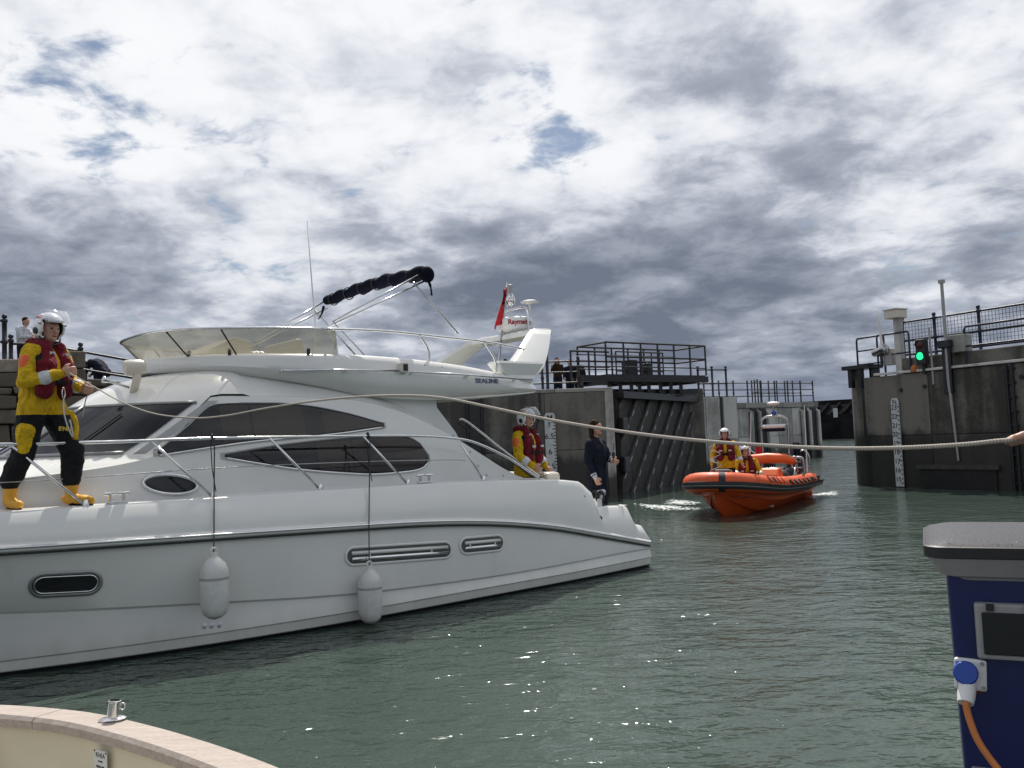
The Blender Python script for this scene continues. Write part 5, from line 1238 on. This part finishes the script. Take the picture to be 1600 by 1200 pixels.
MB().box((4.6, .72, .16), (.75, .02, .09), Matrix.Rotation(R_(-12), 3, 'Z') @ Matrix.Rotation(R_(-8), 3, 'Y')).build('number_strip', 'grey_plastic', rib)
# lettering and lifelines on the port tube
def port_at(x): 
    i = min(range(1, len(half)-1), key=lambda k: abs(half[k].x-x)); return half[i], half[i+1]
for k, ch in enumerate('RNLI'):
    p, q = port_at(5.75-k*.34); c = tube_off(p, q, 36, 1.01); t = (q-p).normalized(); nrm = (c-p).normalized(); text_obj('tube_lettering', ch, frame(c, -t, nrm.cross(-t)), .30, 'letter_black', rib, .004)
pts = []
for k in range(9):
    p, q = port_at(4.2-k*.5); c = tube_off(p, q, 30, 1.02); pts.append(c)
    MB().sphere(c, (.09, .03, .05), 8, 6).build('lifeline_patch', 'black_rubber', rib)
ll = []
for a_, b_ in zip(pts, pts[1:]):
    ll += [a_, (a_+b_)/2+Vector((0, .05, -.07))]
MB().tube(smooth_path(ll+[pts[-1]], 4), .018, 6).build('lifeline', 'black_rubber', rib)
for x in (6.3, 5.1, 3.9, 2.7, 1.5, .4):       # seams of the tube
    p, q = port_at(x)
    for sg in (1, -1):
        pts_ = []
        for a in range(10, 171, 16):
            c = tube_off(p, q, a, 1.006); pts_.append(Vector((c.x, sg*c.y, c.z)))
        MB().tube(pts_, .008, 5).build('tube_seam', 'rust_orange', rib, smooth=True)
for x in (6.2, 2.0):
    p, q = port_at(x); c = tube_off(p, q, 62, 1.0); MB().tube(smooth_path([c+Vector((-.12, 0, 0)), c+Vector((-.06, .03, .06)), c+Vector((.06, .03, .06)), c+Vector((.12, 0, 0))], 4), .016, 6).build('grab_handle', 'black_rubber', rib, smooth=True)
MB().tube([Vector((6.35+.14*math.cos(a)*(1-.02*k), -.1+.14*math.sin(a), .62+.02*k)) for k, a in enumerate(np.linspace(0, 25, 60))], .012, 5).build('rope_coil', 'rope', rib, smooth=True)
# orange seat pods and console
def pod(x, y, l, w, h, nm='seat_pod', mt='orange_pod'):
    m_ = MB().prism([(x-l/2, y-w/2, .36), (x+l/2, y-w/2, .36), (x+l/2*.9, y-w/2, .36+h*.7), (x+l*.15, y-w/2, .36+h), (x-l*.3, y-w/2, .36+h), (x-l/2, y-w/2, .36+h*.75)], (0, w, 0)); return m_.build(nm, mt, rib, bevel=.06, seg=3)
pod(5.15, .45, .7, .6, .62, 'helm_console'); pod(3.35, .55, .6, .55, .72); pod(3.5, -.35, .8, .5, .68); pod(2.5, .1, .6, .5, .6, 'seat_pod')
MB().box((3.42, .30, .72), (.5, .04, .62)).build('pod_side', 'black_rubber', rib)
for x, y, r_ in ((2.3, .62, .30), (1.55, .62, .36), (1.2, -.2, .34), (2.5, -.4, .3)):
    MB().sphere((x, y, .62), (.30, .26, r_+.08), 12, 8).build('equipment_bag', 'sandbag_dark', rib, smooth=True)
MB().sphere((2.62, .80, .62), (.12, .1, .13), 10, 8).build('white_buoy', 'white_plastic', rib, smooth=True)
for y in (-.42, .42):
    en = MB().box((-.28, y, .98), (.55, .42, .5)).build('outboard_motor', 'black_paint', rib, bevel=.10, seg=3); MB().box((-.25, y, .35), (.26, .16, .9)).build('motor_leg', 'black_paint', en, bevel=.03)
# low frame with the rolled orange bag
MB().tube([(1.35, .80, 1.18), (1.35, .5, 1.28), (1.35, 0, 1.31), (1.35, -.5, 1.28), (1.35, -.80, 1.18)], [.10, .15, .16, .15, .10], 14).build('righting_bag', 'orange_pod', rib, smooth=True)
MB().tube(smooth_path([(.85, .95, .75), (.85, .93, 1.2), (.85, .8, 1.3), (.85, 0, 1.32), (.85, -.8, 1.3), (.85, -.93, 1.2), (.85, -.95, .75)], 4), .04, 8).build('roll_bar', 'steel', rib, smooth=True)
for y in (.75, -.75):
    MB().tube([(1.0, y, 1.25), (2.0, y*1.2, .80)], .03, 8).build('roll_bar_brace', 'steel', rib, smooth=True); MB().tube([(.85, y*1.2, 1.15), (1.4, y, 1.2)], .03, 8).build('roll_bar_brace', 'steel', rib, smooth=True)
MB().tube([(.85, .9, .98), (.85, -.9, .98)], .03, 8).build('cross_bar', 'steel', rib, smooth=True)
# mast at the stern with radar, light box and aerials
for y in (.42, -.42):
    MB().tube(smooth_path([(.3, y*1.5, .7), (.3, y, 1.2), (.3, y, 2.30), (.3, y*.75, 2.56), (.3, 0, 2.62)], 4), .035, 8).build('mast_tube', 'steel', rib, smooth=True)
MB().box((.36, 0, 2.28), (.24, .70, .12)).build('light_box', 'white_plastic', rib, bevel=.05, seg=3); MB().box((.36, 0, 2.165), (.22, .66, .10)).build('light_box_base', 'navy_suit', rib, bevel=.04)
MB().tube([(.3, 0, 2.6), (.3, 0, 2.98)], .03, 8).build('radar_stem', 'steel', rib); MB().lathe([(.05, 2.94), (.19, 2.97), (.20, 3.02), (.12, 3.06), (.01, 3.07)], 18, Matrix.Translation((.3, 0, 0))).build('radar_dome', 'white_plastic', rib, smooth=40)
MB().sphere((.3, .0, 2.70), (.08, .08, .07), 10, 6).build('blue_lamp', 'socket_blue', rib, smooth=True)
MB().tube([(.3, -.85, .8), (.3, -.72, 2.75)], [.022, .012], 6).build('whip_aerial', 'white_plastic', rib); MB().tube([(.3, .92, .8), (.3, .95, 2.9)], [.022, .012], 6).build('whip_aerial', 'white_plastic', rib)
for y, mt in ((-.55, 'red_cloth'), (.62, 'navy_suit')):
    fm = MB(); fm.grid([[(.32+.04*math.sin(j*1.7), y+(.03*j-.1)*(1 if y > 0 else 1)+.02*math.sin(i), 1.75-.13*i) for j in range(8)] for i in range(6)]); fm.build('flag', mt, rib, smooth=True).modifiers.new('s', 'SOLIDIFY').thickness = .01
for y in (.62, -.62): MB().tube(smooth_path([(.25, y, .8), (.25, y, 1.35), (.25, y*1.35, 1.5), (.25, y*1.6, 1.3), (.25, y*1.6, .9)], 4), .03, 8).build('stern_hoop', 'steel', rib, smooth=True)
# crew of the rescue boat (local boat coordinates to world)
bpy.context.view_layer.update()
def ribw(x, y, z): return rib.matrix_world @ Vector((x, y, z))
r4, J4 = person('crew member standing at the bow of the orange rescue boat', ribw(5.9, .05, .31), yaw_to(-.25, -.97), dict(elR=(.30, .02, 1.14), haR=(.33, .12, .90), elL=(-.30, .03, 1.14), haL=(-.36, .16, .93), head=(0, .03, 1.62), htilt=-.1), CREW, helm='down', jacket=True, hands=True, scale=.95)
r5, J5 = person('crew member seated behind the console of the orange rescue boat', ribw(4.7, .25, .24), yaw_to(-.2, -.95), dict(pelvis=(0, -.1, .50), chest=(0, .02, .83), neck=(0, .06, 1.00), head=(0, .10, 1.17), shR=(.178, .05, .94), shL=(-.178, .05, .94), elR=(.28, .15, .72), haR=(.22, .36, .66), elL=(-.29, .13, .72), haL=(-.30, .34, .62),
    hipR=(.09, -.08, .47), hipL=(-.09, -.08, .47), knR=(.14, .34, .45), knL=(-.14, .34, .45), anR=(.14, .38, .09), anL=(-.14, .38, .09), toeR=(.16, .54, .04), toeL=(-.16, .54, .04), hyaw=-.5), CREW_SEATED, helm='up', jacket=True)
# bow wave and wake
def foam(name, pts, wid, label):
    m_ = MB(); P = [Vector(p) for p in pts]; rows = []; ed = []
    for i, p in enumerate(P):
        t = (P[min(i+1, len(P)-1)]-P[max(i-1, 0)]).normalized(); nn = Vector((-t.y, t.x, 0)); q = i/(len(P)-1)
        w = wid*(.35+.65*math.sin(math.pi*min(1, q*1.0+.12)))
        for j in range(9):
            u = j/4-1; rows.append(p+nn*u*w+Vector((0, 0, .012+.06*(1-u*u)*(.4+.6*random.random())))); ed.append((1-u*u)*math.sin(math.pi*(.06+.9*q))**.5)
    k = len(P); m_.add(rows, [(i*9+j, i*9+j+1, (i+1)*9+j+1, (i+1)*9+j) for i in range(k-1) for j in range(8)])
    o = m_.build(name, 'foam', smooth=True); at_ = o.data.attributes.new('edge', 'FLOAT', 'POINT'); at_.data.foreach_set('value', ed); tag(o, label, 'foam', kind='stuff')
foam('bow_wave', [atz(1100-9*i, 801-.9*i, 0) for i in range(14)], .85, 'white foam thrown off the rescue boat bow')
foam('bow_wave', [atz(1085-5*i, 792-1.2*i, 0) for i in range(9)], .8, 'white foam behind the bow wave')
foam('wake', [atz(1262+5*i, 781-1.2*i, 0) for i in range(11)], .7, 'white wash along the stern of the rescue boat')

# ------------------------------------------------------------------ onlookers
def onlooker(px, D, z0, label, suit, group=None, **k):
    p = at(px, 580, D); return person(label, Vector((p.x, p.y, z0)), k.pop('yaw', math.pi), k.pop('pose', {}), suit, group, voxel=.02, **k)
DK = dict(top='navy_suit', low='black_suit', bulk=1.0)
onlooker(871, 35, 3.4, 'long haired onlooker raising a hand to the face on the lock footbridge', dict(top='hair_brown', low='navy_suit', bulk=.95), hair='hair_brown', long_hair=True, scale=.97, pose=dict(elR=(.24, .12, 1.2), haR=(.08, .14, 1.5)))
onlooker(890, 35.5, 3.4, 'onlooker in dark blue top, left of the pair leaning on the footbridge rail', dict(top='navy_suit', low='navy_suit', bulk=1.0), hair='hair_brown', scale=.93)
onlooker(904, 35.5, 3.4, 'onlooker in dark brown jacket, right of the pair on the footbridge', dict(top='black_suit', low='black_suit', bulk=1.0), hair='hair_brown', scale=.95)
onlooker(37, 23.9, 4.05, 'woman in white patterned top leaning on the quay railing at far left', dict(top='shirt_white', low='navy_suit', bulk=.95), hair='hair_brown', yaw=yaw_to(.9, -.3), pose=dict(elR=(.22, .16, 1.14), haR=(.05, .32, 1.16), elL=(-.22, .18, 1.14), haL=(-.02, .34, 1.12), neck=(0, .06, 1.45), head=(0, .10, 1.61)))
pb = at(157, 590, 27.0)
person('stooping person in hooded navy coat on the quay with back turned', Vector((pb.x, pb.y, 3.62)), yaw_to(-.9, .3), dict(pelvis=(0, -.12, .88), chest=(0, .12, 1.12), neck=(0, .28, 1.18), head=(0, .38, 1.16), shR=(.18, .22, 1.16), shL=(-.18, .22, 1.16), elR=(.2, .34, .95), haR=(.12, .45, .82), elL=(-.2, .34, .95), haL=(-.12, .45, .82), htilt=-.8),
       dict(top='navy_suit', low='navy_suit', bulk=1.25), voxel=.02, hair='navy_suit', face=False)

# ------------------------------------------------------------------ service pedestal at the right
PY = 2.30; PRZ = R_(-25)
pw = .46; pd = .40; pcx = 0.0
pcorner = at(1480, 900, PY); pxd = Vector((math.cos(PRZ), math.sin(PRZ), 0)); pyd = Vector((-math.sin(PRZ), math.cos(PRZ), 0))
proot = pcorner+pxd*pw/2+pyd*pd/2; proot.z = .5
def pp(px, py):
    """world point of a photo pixel on the front face of the pedestal"""
    d = _f + _r*((px-800)/FPX) - _u*((py-600)/FPX); o = Vector((0, 0, CAM_H)); return o+d*((pcorner-o).dot(pyd)/d.dot(pyd))
ped = empty('power_pedestal', proot, PRZ, 'blue power pedestal with white rimmed grey top at the right edge', 'pedestal')
ztop = pp(1480, 898).z-.5
bodyp = MB(); bodyp.add([(-pw/2+.02, -pd/2, 0), (pw/2-.02, -pd/2, 0), (pw/2-.02, pd/2, 0), (-pw/2+.02, pd/2, 0), (-pw/2, -pd/2, ztop), (pw/2, -pd/2, ztop), (pw/2, pd/2, ztop), (-pw/2, pd/2, ztop)], [(0, 1, 2, 3), (4, 5, 6, 7), (0, 1, 5, 4), (1, 2, 6, 5), (2, 3, 7, 6), (3, 0, 4, 7)])
bodyp.build('cabinet', 'pedestal_blue', ped, bevel=.006)
def ring(g, z, n=6):
    """rounded rectangle"""
    P = []; hx, hy, r = pw/2+g, pd/2+g, .05
    for cx, cy, a0 in ((hx-r, hy-r, 0), (-hx+r, hy-r, 90), (-hx+r, -hy+r, 180), (hx-r, -hy+r, 270)):
        for k in range(n+1): a = R_(a0+90*k/n); P.append((cx+r*math.cos(a), cy+r*math.sin(a), z))
    return P
simple('grey_rim', (.33, .32, .32), .5, var=.06)
zt = ztop
cm = MB(); cm.grid([ring(.0, zt-.012), ring(.004, zt-.006), ring(.018, zt), ring(.044, zt+.044), ring(.046, zt+.047)], close=True); cm.build('collar', 'grey_rim', ped, smooth=30)
cm = MB(); cm.grid([ring(.046, zt+.0475), ring(.052, zt+.050), ring(.052, zt+.076), ring(.047, zt+.079)], close=True); cm.build('black_band', 'black_rubber', ped, smooth=30)
cm = MB(); rr2 = [ring(.047, zt+.0792), ring(.038, zt+.085), ring(.005, zt+.095), ring(-.06, zt+.100), ring(-.15, zt+.101)]; cm.grid(rr2, close=True); k = len(rr2[0]); cm.f.append(tuple(4*k+i for i in range(k))); cm.mi.append(0)
tw = NT('wet_grey_lid'); nf = tw.noise(230, 2, .5, tw.obj()); tw.col((.055, .055, .065)); tw.b.inputs['Specular IOR Level'].default_value = .25; tw.rough(tw.math('SUBTRACT', .6, tw.math('MULTIPLY', tw.step(nf, .60, .68), .5))); tw.bump(tw.step(nf, .58, .70), .6, .002)
cm.build('lid', 'wet_grey_lid', ped, smooth=45)
def lp(px, py, dy=0): q = pp(px, py)-proot; return Vector((q.dot(pxd), -pd/2+dy, q.z))
# meter window
a_, b_ = lp(1521, 940), lp(1521, 1026); mw = .30; mc = Vector((a_.x+mw/2, -pd/2, (a_.z+b_.z)/2)); mh = a_.z-b_.z
mf = MB().box(mc+Vector((0, -.008, 0)), (mw, .03, mh)).build('meter_window', 'grey_plastic', ped, bevel=.006); MB().box(mc+Vector((0, -.025, -.004)), (mw-.03, .008, mh-.034)).build('window_pane', 'dark_glass', mf, bevel=.003)
for dx in (-.115, -.03, .06): MB().box(mc+Vector((dx, -.028, mh/2-.008)), (.018, .012, .016)).build('hinge', 'black_rubber', mf)
# socket with plug and cable
sc0 = lp(1516, 1052); so_ = MB().box(sc0+Vector((0, -.008, 0)), (.074, .018, .078), Matrix.Rotation(R_(3), 3, 'Y')).build('socket_plate', 'white_plastic', ped, bevel=.006)
for dx, dz in ((-.028, .03), (.028, .03), (.028, -.03), (-.028, -.03)): MB().lathe([(.005, 0), (.005, .004)], 8, Matrix.Translation(sc0+Vector((dx, -.017, dz))) @ Matrix.Rotation(R_(90), 4, 'X')).build('screw', 'steel', so_)
Mx = Matrix.Translation(lp(1508, 1047)+Vector((0, -.03, 0))) @ Matrix.Rotation(R_(72), 4, 'X')
MB().lathe([(.026, -.02), (.029, -.015), (.029, .012), (.026, .016)], 20, Mx).build('socket_cap', 'socket_blue', so_, smooth=40)
pl0, pl1 = lp(1511, 1064)+Vector((0, -.03, 0)), lp(1507, 1088)+Vector((0, -.06, 0))
MB().tube([pl0, pl0.lerp(pl1, .6), pl1], [.021, .021, .019], 14).build('plug', 'white_plastic', so_, smooth=40)
MB().box(lp(1530, 1078)+Vector((0, -.006, 0)), (.014, .012, .014)).build('red_button', 'lamp_red', so_)
cab = [proot+pxd*pl1.x+pyd*(pl1.y-.005)+Vector((0, 0, pl1.z+.005))] + [pp(x, y)-pyd*(.07+.012*i) for i, (x, y) in enumerate(((1512, 1108), (1525, 1140), (1548, 1172), (1572, 1198), (1598, 1225), (1630, 1265)))]
o = MB().tube(smooth_path(cab, 6), .0085, 10).build('power_cable', 'cable_orange', smooth=True); tag(o, 'orange power cable hanging from the pedestal socket', 'cable')
MB().box(lp(1560, 1204)+Vector((.02, -.008, -.02)), (.16, .02, .05)).build('lower_label', 'grey_plastic', ped, bevel=.004)
# the pontoon the pedestal stands on
pt = MB().box((1.6, .7, .25), (2.2, 5.0, .5)).build('pontoon', 'timber_dark'); tag(pt, kind='structure')

# ------------------------------------------------------------------ small boat in the foreground, its gunwale and rod socket
DZ = .98
def dp(px, py, z=DZ): return atz(px, py, z)
outer = smooth_path([dp(-260, 1104), dp(-120, 1098), dp(0, 1100), dp(100, 1107), dp(180, 1119), dp(300, 1150), dp(440, 1199), dp(560, 1262), dp(660, 1350)], 6)
db = empty('small_boat', (0, 0, 0), 0, 'cream small boat with weathered wooden gunwale in the foreground corner', 'boat')
def inward(i): t = (outer[min(i+1, len(outer)-1)]-outer[max(i-1, 0)]).normalized(); n_ = Vector((t.y, -t.x, 0)); return n_ if n_.y < 0 else -n_
K = len(outer); gw = .135
def cap_rows(i0, i1):
    rows = []
    for i in range(i0, i1+1):
        p = outer[i]; n_ = inward(i); rows.append([p+n_*d+Vector((0, 0, z)) for d, z in ((.0, -.035), (-.004, -.01), (.008, .0), (gw-.012, .006), (gw, -.006), (gw, -.034))])
    return rows
jn = 18
for i0, i1 in ((0, jn), (jn, K-1)):
    rows = cap_rows(i0, i1)
    if i0: t = (outer[i0+1]-outer[i0]).normalized(); rows[0] = [p+t*.004 for p in rows[0]]
    m_ = MB(); m_.grid(rows, close=True); n6 = len(rows)-1; m_.f += [(0, 1, 2, 3, 4, 5), tuple(n6*6+j for j in range(6))]; m_.mi += [0, 0]; m_.build('gunwale_plank', 'weathered_teak', db, smooth=30)
m_ = MB(); m_.grid([[outer[i]+inward(i)*d+Vector((0, 0, z)) for d, z in ((gw-.02, -.03), (gw-.015, -.12), (gw-.005, -.26), (gw+.05, -.36), (gw+.12, -.40), (gw+.5, -.42), (gw+1.4, -.44))] for i in range(K)]); m_.build('inner_hull', 'cream_grp', db, smooth=40)
m_ = MB(); m_.grid([[outer[i]+inward(i)*d+Vector((0, 0, z)) for d, z in ((.01, -.03), (.02, -.3), (.12, -.8), (.4, -1.25))] for i in range(K)]); m_.build('outer_hull', 'gelcoat', db, smooth=40)
# moulded locker step at the left
q = [outer[i]+inward(i)*(gw-.01) for i in range(0, 14)]
m_ = MB(); m_.grid([[p+inward(i)*d+Vector((0, 0, z)) for d, z in ((.0, -.05), (.07, -.06), (.085, -.08), (.09, -.38))] for i, p in enumerate(q)]); m_.build('side_locker', 'cream_grp', db, smooth=40)
# rod socket
bs_ = dp(176, 1124, DZ+.006); rk = empty('rod_socket', bs_, R_(20), 'polished steel rod socket on the wooden gunwale of the small boat', 'rod holder')
MB().lathe([(.046, 0), (.046, .003), (.036, .008), (.024, .010)], 24, Matrix.Diagonal((1, .62, 1, 1))).build('flange', 'chrome', rk, smooth=40)
Mt = Matrix.Rotation(R_(7), 4, 'Y'); MB().lathe([(.0195, .004), (.0195, .058), (.0225, .06), (.0225, .064), (.018, .065), (.018, .03)], 24, Mt, cap=False).build('tube', 'chrome', rk, smooth=40)
MB().tube([Vector((.032+.009*math.cos(a), 0, .040+.011*math.sin(a))) for a in np.linspace(0, 2*math.pi, 15)[:-1]], .003, 6, closed=True).build('ring', 'chrome', rk, smooth=True)
# builder's plate on the inner side
i_ = min(range(2, K-2), key=lambda k: abs(proj(outer[k]+inward(k)*(gw+.004)+Vector((0, 0, -.105)))[0]-155)); nin = inward(i_); tt = (outer[i_+1]-outer[i_-1]).normalized(); tt = tt if tt.x > 0 else -tt
pc = outer[i_]+nin*(gw+.003)+Vector((0, 0, -.100)); Mp = frame(pc, tt, (0, 0, 1)) @ Matrix.Scale(1.12, 4)
plt = empty('builders_plate', (0, 0, 0)); plt.parent = db
MB().box((0, 0, .0), (.066, .080, .002)).build('plate', 'reflective', plt).data.transform(Mp)
def ptxt(s_, y, sz, bold=0): text_obj('plate_lettering', s_, Mp @ Matrix.Translation((0, y, .0014)), sz, 'letter_black', plt, .0003, 1.0, bold)
ptxt('RHEA', .025, .019); ptxt('RHEA 800', -.008, .0095, .0003); ptxt('MARINE', .008, .007)
for dx, dy in ((-.029, .036), (.029, .036), (.029, -.036), (-.029, -.036)): MB().sphere(Mp @ Vector((dx, dy, .001)), .003, 8, 6).build('rivet', 'letter_black', plt)
MB().box(Mp @ Vector((0, -.026, .0014)), (.05, .0006, .003)).build('plate_line', 'letter_black', plt)

# ------------------------------------------------------------------ the mooring rope from the bow to the hand at the right
bpy.context.view_layer.update()
hnd1 = r1.matrix_world @ (J1['haR']+Vector((-.0, .07, -.0)))
HX = at(1583, 687, 1.92)
def rope_pt(px, py):
    """point above the straight line in plan between the two hands"""
    d = _f + _r*((px-800)/FPX) - _u*((py-600)/FPX); dirp = (HX-hnd1); n_ = Vector((dirp.y, -dirp.x, 0)); o = Vector((0, 0, CAM_H)); t = (hnd1-o).dot(n_)/d.dot(n_); return o+d*t
rp_ = [hnd1] + [rope_pt(*p) for p in ((150, 606), (190, 628), (240, 646), (300, 653), (350, 650), (410, 639), (480, 628), (560, 620), (640, 618), (700, 623), (760, 635), (830, 650), (900, 663), (1000, 678), (1100, 689), (1200, 696), (1300, 700.5), (1400, 700), (1500, 695), (1560, 689))] + [HX, HX+Vector((.05, -.02, .012)), HX+Vector((.14, -.05, -.02)), HX+Vector((.25, -.06, -.25))]
o = MB().tube(smooth_path(rp_, 8), .0052, 8).build('mooring_rope', 'rope', smooth=True); tag(o, 'long pale mooring rope stretched from the bow crewman to the right edge', 'rope')
tail = [hnd1, hnd1+Vector((.0, .02, -.05)), r1.matrix_world @ (J1['haL']+Vector((.02, .07, 0))), r1.matrix_world @ Vector((-.05, .38, .95)), r1.matrix_world @ Vector((-.03, .36, .80))]
o = MB().tube(smooth_path(tail, 6), .0052, 8).build('rope_tail', 'rope', smooth=True); tag(o, 'short loose rope end hanging between the hands of the bow crewman', 'rope')
# hand that holds it
w_ = HX+Vector((.163, -.012, -.016)); proot5 = Vector((1.86, 1.70, .5)); hl5 = w_-proot5
person('person in navy jacket whose hand grips the rope at the right edge', proot5, 0, dict(haL=tuple(hl5), elL=(-.33, .14, 1.27), thumbL=Vector((.1, -1, .15)), curl=.28, elR=(.24, .06, 1.12), haR=(.10, .30, 1.10), hyaw=.3),
       dict(top='navy_suit', low='navy_suit', bulk=1.0), voxel=.0065, hair='hair_brown')
